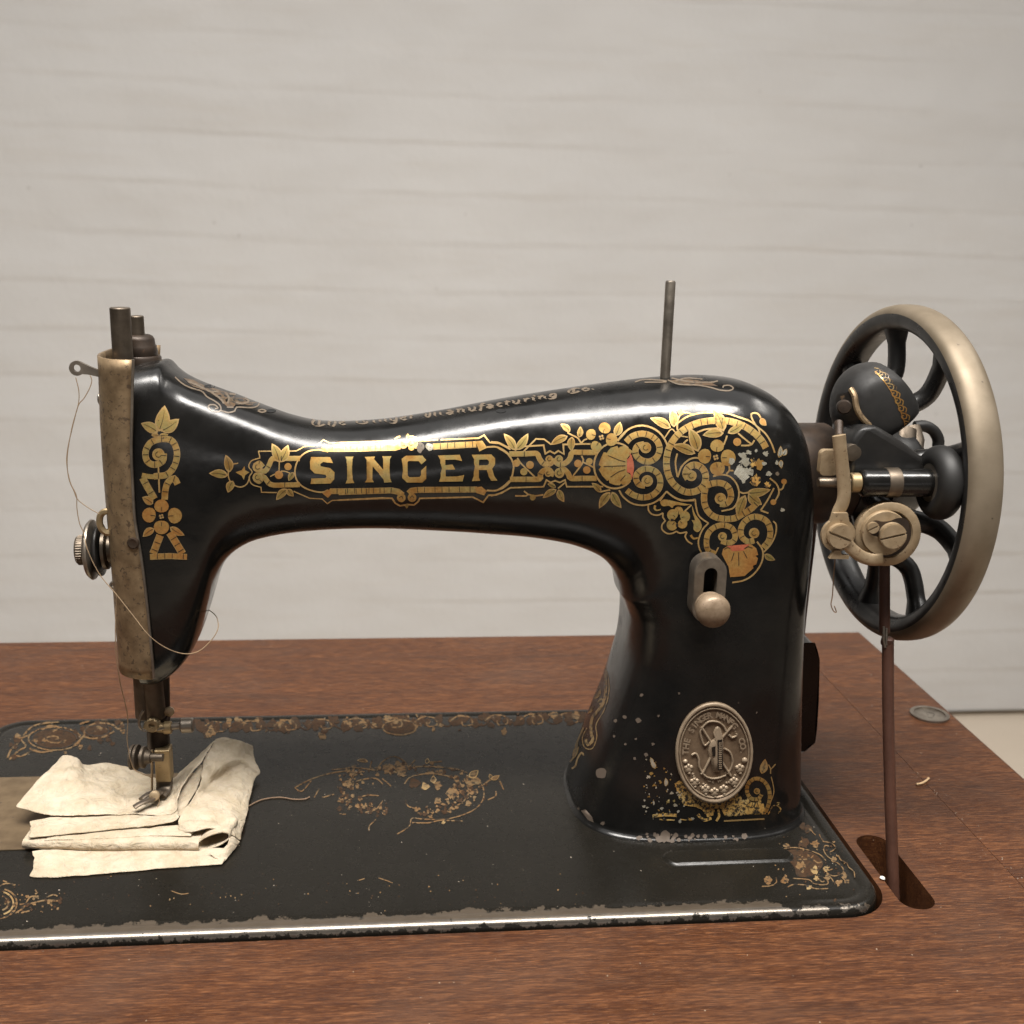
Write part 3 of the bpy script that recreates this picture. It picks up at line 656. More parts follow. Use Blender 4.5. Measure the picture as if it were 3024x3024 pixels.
b.prism(c2+Vector((1.2, -2.02, .4)), d, [(x*s_, y*s_) for x, y in catmull(hl, 12, closed=True)][:-1], .12, up=(0, 0, 1)); b.out('cam_recess', M['rust'], gear)
b = B(); b.screw(zp(780, 1462, 33.6), d, 108*s_, 2.6, radians(15), .09); b.out('screw', M['nickel'], gear)
b = B(); b.screw(zp(626, 1400, 34.2), d, 48*s_, 1.3, radians(28), .14); b.out('screw', M['nickel'], gear)
b = B(); fg = [zp(x, y, 33.8) for x, y in [(420, 1540), (470, 1590), (540, 1640), (620, 1664), (705, 1662)]]
b.tube(catmull(fg, 1), [1.9]*3+[2.0]*40 if False else 2.3, 12, flat=.35, up=(0, 0, 1)); b.out('follower_finger', M['nickel'], win)
# grey blades and crank behind
b = B(); b.tube([zp(915, 590, 84), zp(910, 700, 80), zp(930, 800, 76)], 3.6, 10, flat=.3, up=(1, 0, 0)); b.tube([zp(965, 570, 86), zp(1000, 680, 82), zp(985, 770, 78)], 2.6, 10, flat=.3, up=(1, 0, 0)); b.out('stop_blade', M['bar'], win)
b = B(); b.tube(catmull([zp(x, y, 92) for x, y in [(970, 580), (1050, 575), (1120, 610), (1160, 680), (1160, 740)]], 1.5), 2.4, 10); b.out('crank_arm', M['rubber'], win)
b = B(); b.tube([zp(350, 545, 45), zp(352, 660, 40)], 1.6, 10); b.out('pin', M['rust'], win)

# --- oval maker's badge on the pillar
bc = Vector((2107, 2220)); br_ = (113.5, 149)
l0, n0 = hitn(*bc); up_ = Vector((0, 0, 1)); bn = (l0-CAM).normalized()
def bpt(u, v_, off=0.0):                            # badge coordinates in px, y down; follows the pillar's face
    p = hit(bc.x+u, bc.y+v_, .2+off); return p
b = B(); rings = [(1.0, 0.0), (1.0, 1.0), (.985, 1.5), (.955, 1.75), (.925, 1.6), (.905, 1.05), (.895, 1.35), (.88, 1.45), (.865, 1.3), (.855, .95)]
rings += [(r, .95) for r in (.7, .5, .3, .12)]
nb = 72
for r, h in rings:
    for k in range(nb):
        a = 2*pi*k/nb; b.v.append(tuple(bpt(br_[0]*r*cos(a), br_[1]*r*sin(a), h)))
b.f = [(j*nb+k, j*nb+(k+1) % nb, (j+1)*nb+(k+1) % nb, (j+1)*nb+k) for j in range(len(rings)-1) for k in range(nb)]+[tuple((len(rings)-1)*nb+k for k in range(nb))]
b.mi = [1 if 1 <= j <= 7 and j != 4 else 0 for j in range(len(rings)-1) for k in range(nb)]+[0]
badge = b.out('badge', [M['pewter'], M['pewter_hi']], sm, angle=50)
def text_mesh(txt, size, font_bold=0.0):
    cu_ = bpy.data.curves.new('t', 'FONT'); cu_.body = txt; cu_.size = size; cu_.offset = font_bold; cu_.resolution_u = 2
    o = bpy.data.objects.new('t', cu_); scene.collection.objects.link(o); dg = bpy.context.evaluated_depsgraph_get(); me = bpy.data.meshes.new_from_object(o.evaluated_get(dg))
    vs_ = [(x.co.x, x.co.y) for x in me.vertices]; fs = [tuple(p.vertices) for p in me.polygons]
    bpy.data.objects.remove(o); bpy.data.curves.remove(cu_); bpy.data.meshes.remove(me); return vs_, fs
b = B()
def arc_text(txt, a0, a1, ru, rv, size, h, inward=False):
    n = len(txt)
    for i, ch in enumerate(txt):
        if ch == ' ': continue
        vs_, fs = text_mesh(ch, size, .6)
        if not vs_: continue
        mx = (max(x for x, y in vs_)+min(x for x, y in vs_))/2
        a = radians(a0+(a1-a0)*i/(n-1)); cx, cy = ru*cos(a), -rv*sin(a)
        tx, ty_ = ru*sin(a), rv*cos(a); L = math.hypot(tx, ty_); tx /= L; ty_ /= L
        if inward: tx, ty_ = -tx, -ty_
        nx_, ny_ = ty_, -tx
        top = [bpt(cx+tx*(x-mx)+nx_*(y-size*.35), cy+ty_*(x-mx)+ny_*(y-size*.35), h) for x, y in vs_]
        if None in top: continue
        b.add(top, fs)
arc_text('THE SINGER MANFG. CO.', 178, 2, br_[0]*.745, br_[1]*.765, 25, 1.5)
arc_text('TRADE MARK', 222, 318, br_[0]*.42, br_[1]*.56, 12, 1.3, True)
b.out('badge_lettering', M['pewter_hi'], badge, smooth=False)
b = B(); IV = V(1850-2107, 2000-2220, .28468)
def rel(pts, r, h=1.3, tap=False):
    pp = [bpt(x, y, h) for x, y in catmull(IV(pts), 4)]; n = len(pp)
    b.tube(pp, [r*(.35+.65*sin(pi*min(1, max(0, j/(n-1))))) for j in range(n)] if tap else r, 8)
rel([(1050, 580), (1085, 610), (1130, 590), (1130, 570)], .42); rel([(1085, 490), (1000, 590), (930, 680), (800, 940), (765, 985)], .5); rel([(770, 500), (850, 635), (960, 830), (1070, 1005)], .5)
rel([(850, 655), (800, 690), (770, 620), (760, 540), (830, 455), (920, 445), (990, 485), (1030, 560)], .42)
rel([(670, 790), (710, 775), (740, 830), (750, 920), (800, 1000), (860, 1030), (930, 1030), (1020, 1000)], .42); rel([(1000, 720), (1060, 760), (1090, 850), (1070, 930), (1040, 980)], .42)
for x, y, r in ((605, 862, 30), (1215, 848, 34)): b.lathe(bpt(*IV([(x, y)])[0], .9), n0, [(r*.285*.12, 0), (r*.285*.12, .35), (r*.285*.08, .75), (.05, .95)], 16)
for cx, cy in ((640, 945), (1165, 945), (700, 1085), (1105, 1080), (810, 1160), (1000, 1160), (905, 1190)):
    for dx, dy, r in ((0, 0, 1.7), (-26, -22, 1.0), (24, -24, 1.0), (-2, -40, .9), (4, 34, .8)): b.lathe(bpt(*IV([(cx+dx, cy+dy)])[0], .9), n0, [(r, 0), (r*.9, .3), (r*.5, .6), (.05, .7)], 10)
random.seed(3)
for i in range(26):
    t_ = random.uniform(.12, .88)*pi; b.lathe(bpt(br_[0]*.70*cos(t_), br_[1]*(.66+.12*random.random())*sin(t_), .9), n0, [(.55, 0), (.4, .35), (.05, .45)], 8)
b.out('badge_relief', M['pewter_hi'], badge)
b = B(); sh = [(895, 970), (830, 740), (850, 660), (905, 620), (890, 560), (915, 505), (940, 492), (965, 510), (990, 590), (995, 700), (985, 930), (950, 970)]
poly = IV(sh); nsh = len(poly); cxs = sum(p[0] for p in poly)/nsh; cys = sum(p[1] for p in poly)/nsh
for k, h in ((1.0, .9), (.92, 1.8), (.6, 2.2), (.2, 2.3)): b.v += [tuple(bpt(cxs+(x-cxs)*k, cys+(y-cys)*k, h)) for x, y in poly]
b.f = [(j*nsh+k, j*nsh+(k+1) % nsh, (j+1)*nsh+(k+1) % nsh, (j+1)*nsh+k) for j in range(3) for k in range(nsh)]+[tuple(3*nsh+k for k in range(nsh))]; b.mi = [0]*len(b.f)
b.out('shuttle_emblem', M['pewter_hi'], badge)
b = B(); 
for rect in ([(925, 625), (975, 620), (985, 930), (930, 935)], [(865, 700), (905, 690), (905, 790), (875, 795)]):
    pp = [bpt(x, y, 2.42) for x, y in IV(rect)]; b.add(pp, [(0, 1, 2, 3)])
b.out('shuttle_slot', M['dark'], badge, smooth=False)
b = B()
for y0 in range(650, 920, 20):
    pp = [bpt(x, y, 2.5) for x, y in IV([(938, y0), (968, y0-2), (970, y0+9), (940, y0+11)])]; b.add(pp, [(0, 1, 2, 3)])
b.out('wound_thread', M['pewter_hi'], badge, smooth=False)
# ------------------------------------------------------------------ gold transfers, laid on the surfaces they decorate
ORDER = ['gold', 'line', 'leaf', 'orange', 'red', 'silver', 'worn', 'patina', 'flake', 'print', 'dark', 'void', 'chip', 'bedgilt', 'bedbrown']
MI = {k: i for i, k in enumerate(ORDER)}
class Decal:
    def __init__(s, proj, view=None): s.p = proj; s.V = view or (lambda q: q); s.v = []; s.f = []; s.mi = []; s.bump = 0; s.swap = {}
    def put(s, pts, faces, mat, off):
        mat = s.swap.get(mat, mat); s.bump = (s.bump+1) % 40; n = len(s.v); q = [s.p(x, y, off+s.bump*.0008) for x, y in pts]
        s.v += [tuple(a) if a is not None else (0, 0, 0) for a in q]
        for t in faces:
            if all(q[i] is not None for i in t):
                c = [Vector(q[i]) for i in t]
                if max((c[0]-k).length for k in c) < 12: s.f.append(tuple(i+n for i in t)); s.mi.append(MI[mat])
    def rib(s, pts, w_, mat='line', smooth=True, off=.10, taper=0.0, view=True, step=7, sub=1):
        p = s.V(pts) if view else pts; k = s.k if view else 1.0; w_ = w_*k
        c = [np.array(a) for a in (catmull(p, step) if smooth else p)]
        if not smooth:                                # straight runs with mitred corners
            d = []
            for a, e in zip(c, c[1:]):
                m = max(1, int(np.linalg.norm(e-a)/10)); d += [a+(e-a)*i/m for i in range(m)]
            c = d+[c[-1]]
        n = len(c); v = []; m = 2+sub-1
        for i in range(n):
            t0 = c[i]-c[max(i-1, 0)]; t1 = c[min(i+1, n-1)]-c[i]
            if np.linalg.norm(t0) < 1e-6: t0 = t1
            if np.linalg.norm(t1) < 1e-6: t1 = t0
            t0 = t0/np.linalg.norm(t0); t1 = t1/np.linalg.norm(t1); t = t0+t1; L = np.linalg.norm(t); t = t/L if L > .2 else t1
            nn = np.array((-t[1], t[0])); mit = 1/max(.6, float(np.dot(nn, (-t1[1], t1[0]))))
            ww = w_/2*mit*(1-taper*i/(n-1))
            for j in range(m): v.append(tuple(c[i]+nn*ww*(2*j/(m-1)-1)))
        s.put(v, [(i*m+j, i*m+j+1, (i+1)*m+j+1, (i+1)*m+j) for i in range(n-1) for j in range(m-1)], mat, off)
        return c
    def ticks(s, c, w_, every=22, off=.19, mat='dark', lw=2.0):
        w_ *= s.k; d = 0; nxt = every*.6
        for i in range(1, len(c)-1):
            d += np.linalg.norm(c[i]-c[i-1])
            if d > nxt:
                nxt += every*random.uniform(.8, 1.2); t = c[i+1]-c[i-1]; t = t/np.linalg.norm(t); nn = np.array((-t[1], t[0]))
                s.rib([tuple(c[i]-nn*w_*.46), tuple(c[i]+nn*w_*.40)], lw, mat, False, off, view=False)
    def band(s, pts, w_, mat='gold', every=22, smooth=True):
        c = s.rib(pts, w_, 'line' if mat in ('gold', 'orange') else mat, smooth, .085, sub=3); s.rib(pts, w_*.80, mat, smooth, .125, sub=3); s.ticks([np.array(a) for a in c], w_, every)
    def fill(s, pts, mat='gold', off=.10, smooth=False, holes=(), grid=13, view=True):
        p = s.V(pts) if view else pts
        if smooth: p = [tuple(a) for a in catmull(p, 6, closed=True)][:-1]
        hl = [s.V(h) if view else h for h in holes]; loops = [p]+hl
        pp = [q for l in loops for q in l]; ed = []; k = 0
        for l in loops: ed += [(k+i, k+(i+1) % len(l)) for i in range(len(l))]; k += len(l)
        xs = [q[0] for q in p]; ys = [q[1] for q in p]; x = min(xs)+grid*.5
        while x < max(xs):
            y = min(ys)+grid*.5
            while y < max(ys):
                if inside((x, y), loops): pp.append((x+random.uniform(-1, 1), y+random.uniform(-1, 1)))
                y += grid
            x += grid
        vv, _, ff, *_ = delaunay_2d_cdt([Vector(q) for q in pp], ed, [], 0, 1e-4)
        tr = [t for t in ff if inside(sum((vv[i] for i in t), Vector((0, 0)))/3, loops)]
        s.put([(q.x, q.y) for q in vv], tr, mat, off)
    def dot(s, x, y, r, mat='gold', off=.12, n=18): s.fill(circ(x, y, r, n), mat, off)
    def blob(s, x, y, r, mat, off=.14, n=11, jag=.4):
        s.fill([(x+r*random.uniform(1-jag, 1+jag*.5)*cos(2*pi*i/n), y+r*random.uniform(1-jag, 1+jag*.5)*sin(2*pi*i/n)) for i in range(n)], mat, off)
    def leaf(s, b_, t, w_, mat='leaf', vein=True):
        bx, by = b_; tx, ty = t; dx, dy = tx-bx, ty-by; L = math.hypot(dx, dy); nx_, ny_ = -dy/L, dx/L; up = []; dn = []
        for i in range(9):
            u = i/8; h = w_/2*(sin(pi*u**.8)**.85 if 0 < u < 1 else 0); bend = .05*L*sin(pi*u)
            up.append((bx+dx*u+nx_*(h+bend), by+dy*u+ny_*(h+bend))); dn.append((bx+dx*u+nx_*(bend-h), by+dy*u+ny_*(bend-h)))
        o = up+dn[1:-1][::-1]
        s.fill(o, 'line', .11); cx = sum(p[0] for p in o)/len(o); cy = sum(p[1] for p in o)/len(o)
        s.fill([(cx+(x-cx)*.80, cy+(y-cy)*.80) for x, y in o], mat, .15)
        if vein and w_*s.k > 12:
            mid = [(bx+dx*u+nx_*.05*L*sin(pi*u), by+dy*u+ny_*.05*L*sin(pi*u)) for u in (.12, .35, .6, .82)]; s.rib(mid, 3.0/s.k*.6, 'dark', True, .20, taper=.6)
    def curl(s, pts, w_, d, mat='gold', every=22):       # spiral band with a round eye
        s.band(pts, w_, mat, every); s.dot(d[0], d[1], d[2], 'line' if mat in ('gold', 'orange') else mat, .135); s.dot(d[0], d[1], d[2]*.84, mat, .15)
        ex = [(d[0]+d[2]*.45*cos(a), d[1]+d[2]*.45*sin(a)) for a in np.linspace(.5, 4.6, 9)]; s.rib(ex, 3.2/s.k*.6, 'dark', True, .2)
    def out(s, name, parent): 
        return mesh(name, s.v, s.f, [M[k] for k in ORDER], parent, True, s.mi, 0)
    def view(s, ox, oy, k): s.V = V(ox, oy, k); s.k = k; return s
def D0(proj=hit):
    d = Decal(proj); d.k = 1.0; return d
A_ = (600, 1200, .41408); B_ = (1000, 1250, .2588); C_ = (1450, 1230, .20704); DD = (1650, 1200, .20704); E_ = (1950, 1180, .20704); F_ = (1880, 1450, .22774); G_ = (150, 850, .41408); H_ = (500, 1060, .20704)

# the name in gold capitals
L = D0().view(*A_); L.fill([(770, 362), (905, 362), (926, 405), (855, 397), (835, 412), (838, 428), (905, 440), (937, 470), (935, 520), (908, 550), (766, 553), (772, 514), (872, 512), (880, 500), (872, 488), (795, 478), (764, 448), (762, 395)], 'gold', .12); L.out('letter', arm)
L = D0().view(*B_); L.fill([(75, 382), (172, 380), (158, 410), (160, 640), (180, 680), (80, 686), (97, 640), (90, 412)], 'gold', .12); L.out('letter', arm)
L = D0().view(*B_); L.fill([(298, 385), (415, 380), (405, 410), (510, 530), (508, 410), (498, 378), (604, 376), (585, 410), (588, 630), (606, 672), (520, 676), (512, 640), (388, 490), (385, 640), (402, 672), (300, 674), (322, 640), (318, 412)], 'gold', .12); L.out('letter', arm)
L = D0().view(*B_); L.fill([(720, 405), (768, 371), (955, 368), (1000, 420), (945, 470), (912, 432), (800, 430), (786, 445), (788, 595), (808, 615), (925, 612), (940, 590), (940, 540), (1000, 484), (1000, 632), (955, 676), (780, 676), (726, 625)], 'gold', .12); L.out('letter', arm)
L = D0().view(*B_); L.fill([(1133, 368), (1382, 360), (1410, 432), (1335, 414), (1216, 418), (1218, 478), (1300, 470), (1330, 527), (1220, 530), (1222, 608), (1345, 606), (1434, 590), (1415, 662), (1145, 667), (1166, 610), (1160, 420)], 'gold', .12); L.out('letter', arm)
L = D0().view(*B_); L.fill([(1518, 360), (1742, 355), (1786, 400), (1786, 470), (1752, 520), (1776, 600), (1812, 652), (1742, 656), (1714, 610), (1690, 532), (1600, 532), (1600, 615), (1616, 655), (1520, 660), (1542, 600), (1546, 410)], 'gold', .12, holes=[[(1602, 415), (1695, 413), (1715, 430), (1715, 462), (1695, 478), (1602, 480)]]); L.out('letter', arm)

# cartouche and strapwork round it
S = D0().view(*A_)
S.rib([(405, 370), (395, 320), (490, 320)], 8, smooth=False); S.rib([(605, 320), (665, 318), (720, 288), (820, 275), (858, 240), (900, 262), (1100, 258), (1350, 250)], 8, smooth=False)
S.rib([(412, 575), (416, 612), (525, 615)], 8, smooth=False); S.rib([(645, 605), (690, 625), (760, 655), (850, 660), (885, 693), (920, 670), (1350, 655)], 8, smooth=False)
S.rib([(870, 320), (820, 310), (740, 325), (682, 375), (655, 450), (665, 520), (710, 572), (780, 602), (850, 612), (890, 596)], 11)
S.rib([(250, 405), (200, 420), (178, 480), (200, 545), (260, 575), (310, 555), (330, 510)], 9); S.fill([(230, 470), (275, 455), (295, 425), (300, 455), (330, 470), (300, 490), (290, 525), (275, 495)], 'gold')
S.rib([(405, 368), (345, 388), (325, 430), (350, 467), (328, 505), (348, 555), (415, 578)], 8)
S.band([(390, 455), (440, 462), (470, 420), (488, 380), (520, 372), (690, 372)], 36, 'gold', 60); S.band([(390, 492), (435, 505), (465, 545), (495, 560), (540, 562), (690, 558)], 36, 'gold', 60)
S.curl([(430, 430), (400, 400), (365, 420)], 26, (388, 432, 36)); S.curl([(430, 505), (400, 540), (365, 520)], 26, (388, 506, 36))
for q in (((545, 400), (490, 265), 72), ((545, 400), (606, 275), 72), ((600, 588), (520, 668), 56), ((602, 588), (645, 642), 46), ((178, 492), (40, 478), 62), ((190, 470), (160, 345), 66), ((212, 530), (176, 615), 60), ((645, 470), (610, 532), 42)): S.leaf(*q)
S.rib([(541, 470), (543, 380)], 8); S.rib([(478, 500), (560, 462), (620, 478), (645, 505)], 8); S.dot(540, 488, 30, 'orange'); S.dot(605, 430, 26, 'orange')
for dx, dy in ((0, 0), (-9, 7)): pass
S.band([(870, 303), (1100, 302), (1355, 292)], 44, 'gold', 26, False); S.fill([(843, 300), (862, 270), (905, 288), (888, 332)], 'orange', .13)
S.band([(905, 605), (1130, 603), (1340, 598), (1395, 612)], 40, 'gold', 26, False); S.fill([(850, 620), (905, 588), (915, 625), (890, 652)], 'orange', .13)
S.view(*B_)
S.rib([(640, 185), (665, 165), (705, 152)], 20); S.rib([(800, 152), (850, 152), (890, 170), (912, 200), (935, 202), (1135, 190)], 18, smooth=False)
S.rib([(1165, 190), (1600, 170), (1660, 137), (1725, 220), (1830, 230), (1900, 265), (1960, 300)], 18, smooth=False); S.rib([(0, 225), (620, 205)], 18)
S.leaf((785, 180), (790, 118), 40, vein=False)
S.band([(1080, 268), (1570, 240)], 70, 'gold', 24, False); S.blob(1040, 265, 48, 'silver'); S.fill([(1562, 208), (1640, 198), (1696, 280), (1606, 322)], 'gold', .14)
S.band([(0, 290), (640, 278), (700, 262)], 70, 'gold', 24, False); S.blob(930, 265, 52, 'print', .15); S.blob(925, 305, 40, 'print', .15)
S.curl([(700, 265), (690, 225), (740, 205)], 40, (738, 238, 52)); S.curl([(870, 285), (885, 225), (820, 205)], 40, (828, 232, 50)); S.dot(830, 280, 34)
S.rib([(0, 875), (500, 850), (610, 855), (648, 912), (700, 940), (760, 930), (790, 925), (860, 930), (908, 892), (925, 855), (1530, 840), (1650, 900), (1710, 820), (1800, 815), (1870, 785), (1960, 735)], 18, smooth=False)
S.band([(0, 785), (600, 765), (680, 780), (730, 820)], 68, 'gold', 26, False); S.band([(800, 800), (830, 770), (900, 760), (1580, 755)], 68, 'gold', 26, False); S.fill([(1555, 730), (1630, 720), (1692, 770), (1660, 822), (1568, 792)], 'orange', .14)
S.dot(715, 848, 50); S.dot(838, 846, 50); S.leaf((780, 915), (778, 970), 40, vein=False); S.rib([(690, 850), (720, 830), (735, 860)], 8, 'dark', off=.2); S.rib([(815, 850), (840, 825), (860, 850)], 8, 'dark', off=.2)
S.rib([(1690, 272), (1800, 270), (1890, 312), (1950, 362)], 20); S.rib([(1690, 765), (1800, 765), (1890, 712), (1950, 655)], 20)
S.view(*C_)
S.rib([(0, 365), (100, 372), (230, 435)], 22); S.rib([(230, 435), (520, 425), (750, 410), (775, 530), (840, 492), (905, 527), (960, 490), (1040, 535), (1030, 400), (1300, 392), (1420, 392)], 24, smooth=False)
S.rib([(100, 448), (210, 510), (282, 590), (320, 690), (312, 800), (270, 925), (180, 1010), (100, 1045)], 25)
S.rib([(0, 1130), (150, 1090), (280, 1015), (750, 1000), (790, 905), (850, 940), (915, 915), (980, 940), (1055, 905), (1080, 1000), (1600, 998)], 22, smooth=False)
S.rib([(430, 535), (640, 320), (760, 325), (855, 398)], 22, smooth=False)
S.curl([(260, 535), (500, 532), (650, 530), (690, 600), (740, 665), (815, 685), (870, 650), (868, 600)], 76, (830, 608, 54), every=70); S.curl([(1510, 512), (1300, 512), (1160, 515), (1130, 590), (1075, 655), (990, 685), (925, 650), (930, 600)], 76, (968, 608, 58), every=70)
S.curl([(270, 895), (500, 895), (690, 890), (705, 820), (760, 765), (820, 755), (862, 800), (850, 850)], 76, (815, 810, 50), every=70); S.curl([(1505, 882), (1300, 882), (1140, 880), (1100, 810), (1040, 755), (970, 770)], 76, (975, 805, 72), every=70)
for q in (((350, 485), (182, 245), 120), ((355, 480), (532, 240), 120), ((1095, 280), (848, 405), 112), ((1130, 215), (992, 108), 92), ((1255, 300), (1276, 142), 88), ((1155, 290), (1150, 500), 112), ((1775, 280), (1842, 75), 125), ((935, 1040), (735, 1162), 96), ((960, 1040), (1042, 1218), 104), ((925, 1012), (805, 960), 64), ((1570, 1080), (1436, 945), 88), ((1700, 1075), (1540, 1312), 120), ((1722, 1072), (1860, 1306), 120)): S.leaf(*q)
for q in ([(350, 490), (350, 430)], [(1090, 230), (1160, 268), (1240, 310), (1282, 380)], [(1288, 380), (1330, 335), (1372, 318)], [(375, 590), (420, 660), (520, 760), (625, 862)], [(1290, 560), (1312, 650), (1170, 845)], [(1312, 650), (1400, 692), (1462, 725)], [(345, 1130), (500, 1130), (530, 1108), (620, 1130), (745, 1115)], [(470, 1062), (530, 1110)], [(955, 1025), (1055, 942)], [(1560, 1072), (1700, 1045)], [(1775, 330), (1830, 320), (1932, 210)]): S.rib(q, 22)
for x, y, r, m in ((362, 665, 52, 'orange'), (556, 690, 56, 'orange'), (468, 787, 52, 'gold'), (1240, 670, 55, 'orange'), (1402, 640, 48, 'gold'), (1366, 762, 54, 'orange'), (595, 1152, 42, 'leaf')): S.dot(x, y, r, m)
def petals(S, cx, cy, pl, mat='gold', core=True):
    for x, y, r in pl:
        a = math.atan2(y-cy, x-cx); o = []
        for i in range(16):
            t = 2*pi*i/16; rr = r*(1-.22*max(0, cos(t-a-pi))**2); o.append((x+rr*cos(t), y+rr*sin(t)))
        S.fill(o, mat, .13)
        S.rib([(cx+(x-cx)*.55, cy+(y-cy)*.55), (cx+(x-cx)*.95, cy+(y-cy)*.95)], 3/S.k*.6, 'dark', True, .2)
    if core:
        R_ = math.hypot(pl[0][0]-cx, pl[0][1]-cy)*.30; S.dot(cx, cy, R_, 'dark', .19)
        for i in range(4): S.dot(cx+R_*.55*cos(i*pi/2+.5), cy+R_*.55*sin(i*pi/2+.5), R_*.35, 'line', .22)
petals(S, 1575, 300, [(1432, 258, 78), (1620, 172, 86), (1712, 330, 92), (1502, 420, 80)])
S.out('strapwork', arm)

# shells and scrolls on the shoulder
SC = D0(); S = D0().view(*DD)
S.rib([(800+297*cos(a), 845+325*sin(a)) for a in np.linspace(radians(-50), radians(-318), 26)], 26)
S.fill([(1055, 640), (1000, 600), (925, 565), (872, 578), (855, 602), (835, 565), (745, 590), (700, 640), (690, 662), (640, 655), (592, 760), (570, 830), (602, 860), (570, 900), (620, 990), (690, 1062), (715, 1050), (722, 1092), (800, 1120), (870, 1125), (890, 1098), (915, 1120), (1000, 1090), (1048, 1030), (1030, 980), (970, 940), (970, 750)], 'gold', .12)
S.fill([(1005, 650), (1040, 700), (1065, 790), (1075, 880), (1055, 1000), (1038, 1035), (1028, 975), (1010, 950), (972, 942), (972, 755), (1000, 735), (1016, 700)], 'red', .15)
for q in ([(952, 845), (640, 857)], [(950, 790), (860, 765), (702, 700)], [(950, 900), (860, 930), (738, 1006)], [(950, 980), (905, 1030), (880, 1062)]): S.rib(q, 9, 'dark', off=.2)
S.out('shell_motif', arm); S = D0().view(*DD)
S.curl([(960, 510), (1045, 430), (1180, 390), (1310, 420), (1405, 500), (1438, 610), (1400, 720), (1300, 785), (1200, 775), (1115, 715), (1092, 640), (1125, 565), (1220, 540)], 88, (1240, 590, 80)); S.curl([(970, 1195), (1050, 1255), (1180, 1298), (1320, 1275), (1425, 1180), (1448, 1060), (1400, 945), (1290, 890), (1185, 905), (1112, 970), (1105, 1050), (1150, 1115), (1230, 1130)], 86, (1262, 1062, 82))
S.rib([(840, 495), (920, 390), (1040, 305), (1190, 275), (1340, 312), (1450, 390), (1520, 490), (1552, 570)], 26); S.rib([(860, 1195), (920, 1290), (1040, 1380), (1190, 1410), (1340, 1380), (1450, 1310), (1540, 1212)], 24); S.rib([(1540, 1212), (1640, 1290), (1780, 1340), (1932, 1342)], 22)
S.leaf((1600, 310), (1302, 168), 132); S.leaf((1645, 300), (1605, 12), 128); S.dot(1742, 85, 45, 'orange'); S.rib([(1730, 120), (1692, 220), (1690, 340)], 24); S.rib([(1780, 90), (1850, 95), (1920, 125)], 20); S.rib([(1510, 450), (1610, 325), (1700, 410), (1840, 440)], 18)
S.view(*E_)
big = [(1505, 690), (1440, 580), (1330, 470), (1200, 385), (1040, 322), (880, 300), (700, 305), (520, 340), (340, 425), (210, 545), (125, 690), (88, 850), (98, 1010), (150, 1150), (245, 1255), (370, 1318), (500, 1308), (600, 1245), (645, 1150), (636, 1040), (575, 960), (480, 932), (395, 972), (360, 1060), (395, 1130)]
S.curl(big, 96, (440, 1085, 78)); S.curl([(640, 1235), (750, 1195), (860, 1190), (950, 1230), (1000, 1320), (1000, 1415), (935, 1485), (850, 1485)], 90, (856, 1412, 82)); S.band([(640, 1270), (622, 1400), (640, 1520), (700, 1618), (800, 1680), (940, 1702), (1060, 1690), (1160, 1640), (1290, 1560), (1385, 1470)], 90)
for q in ([(250, 335), (370, 252), (550, 197), (750, 185), (930, 195), (1100, 245), (1280, 312), (1400, 402), (1500, 490), (1580, 620), (1632, 760)], [(515, 472), (640, 427), (825, 408)], [(330, 622), (392, 570)], [(240, 770), (215, 900), (235, 1050), (250, 1095), (300, 960), (400, 862), (500, 830), (600, 850)], [(750, 1095), (860, 1070), (980, 1092), (1080, 1190), (1120, 1320), (1100, 1450), (1030, 1550), (870, 1590)], [(1120, 1310), (1180, 1335), (1270, 1320)], [(1410, 500), (1405, 430), (1335, 330), (1292, 230), (1320, 195), (1390, 205), (1430, 262)], [(900, 650), (930, 580), (950, 515)], [(1105, 480), (1200, 560), (1300, 640)], [(1150, 655), (1240, 655), (1300, 640), (1340, 580)], [(1560, 1120), (1660, 1212), (1690, 1330), (1640, 1440)], [(1690, 1290), (1740, 1270), (1765, 1200)], [(1620, 1262), (1530, 1430), (1430, 1580)], [(1430, 1580), (1540, 1620)], [(980, 950), (985, 1010), (940, 1060)], [(985, 1010), (1040, 1015)]): S.rib(q, 24)
for q in (((905, 455), (765, 145), 160), ((905, 478), (598, 510), 132), ((960, 480), (1205, 325), 112), ((540, 745), (408, 400), 170), ((500, 770), (158, 650), 142), ((1230, 1330), (1575, 1282), 130), ((1250, 1345), (1448, 1500), 150), ((1212, 1360), (1102, 1695), 140)): S.leaf(*q)
S.leaf((1425, 268), (1510, 375), 92, 'orange', False); S.dot(1095, 605, 58, 'orange'); S.dot(1610, 1462, 42, 'orange'); S.dot(1762, 1170, 40, 'orange'); S.blob(1738, 1572, 34, 'silver')
petals(S, 790, 825, [(808, 668, 98), (640, 808, 106), (812, 975, 108), (955, 830, 118)])
random.seed(11)
for x, y, r, m in ((1170, 790, 55, 'silver'), (1255, 755, 40, 'silver'), (1210, 880, 80, 'silver'), (1320, 900, 70, 'flake'), (1410, 930, 75, 'gold'), (1130, 1010, 95, 'silver'), (1180, 1100, 80, 'silver'), (1260, 1030, 70, 'silver'), (1350, 1140, 85, 'flake'), (1500, 770, 40, 'silver'), (1540, 1060, 50, 'silver'), (1520, 1212, 48, 'flake'), (1365, 730, 26, 'silver'), (1480, 910, 32, 'silver'), (1010, 880, 50, 'silver'), (1660, 900, 34, 'silver'), (1662, 1060, 30, 'print')): S.blob(x, y, r, m, .17, 15, .5)
for q in (((1690, 830), (1715, 660), 75), ((1740, 800), (1800, 700), 70), ((1720, 860), (1725, 985), 70)): S.leaf(*q, 'silver')
S.view(*F_)
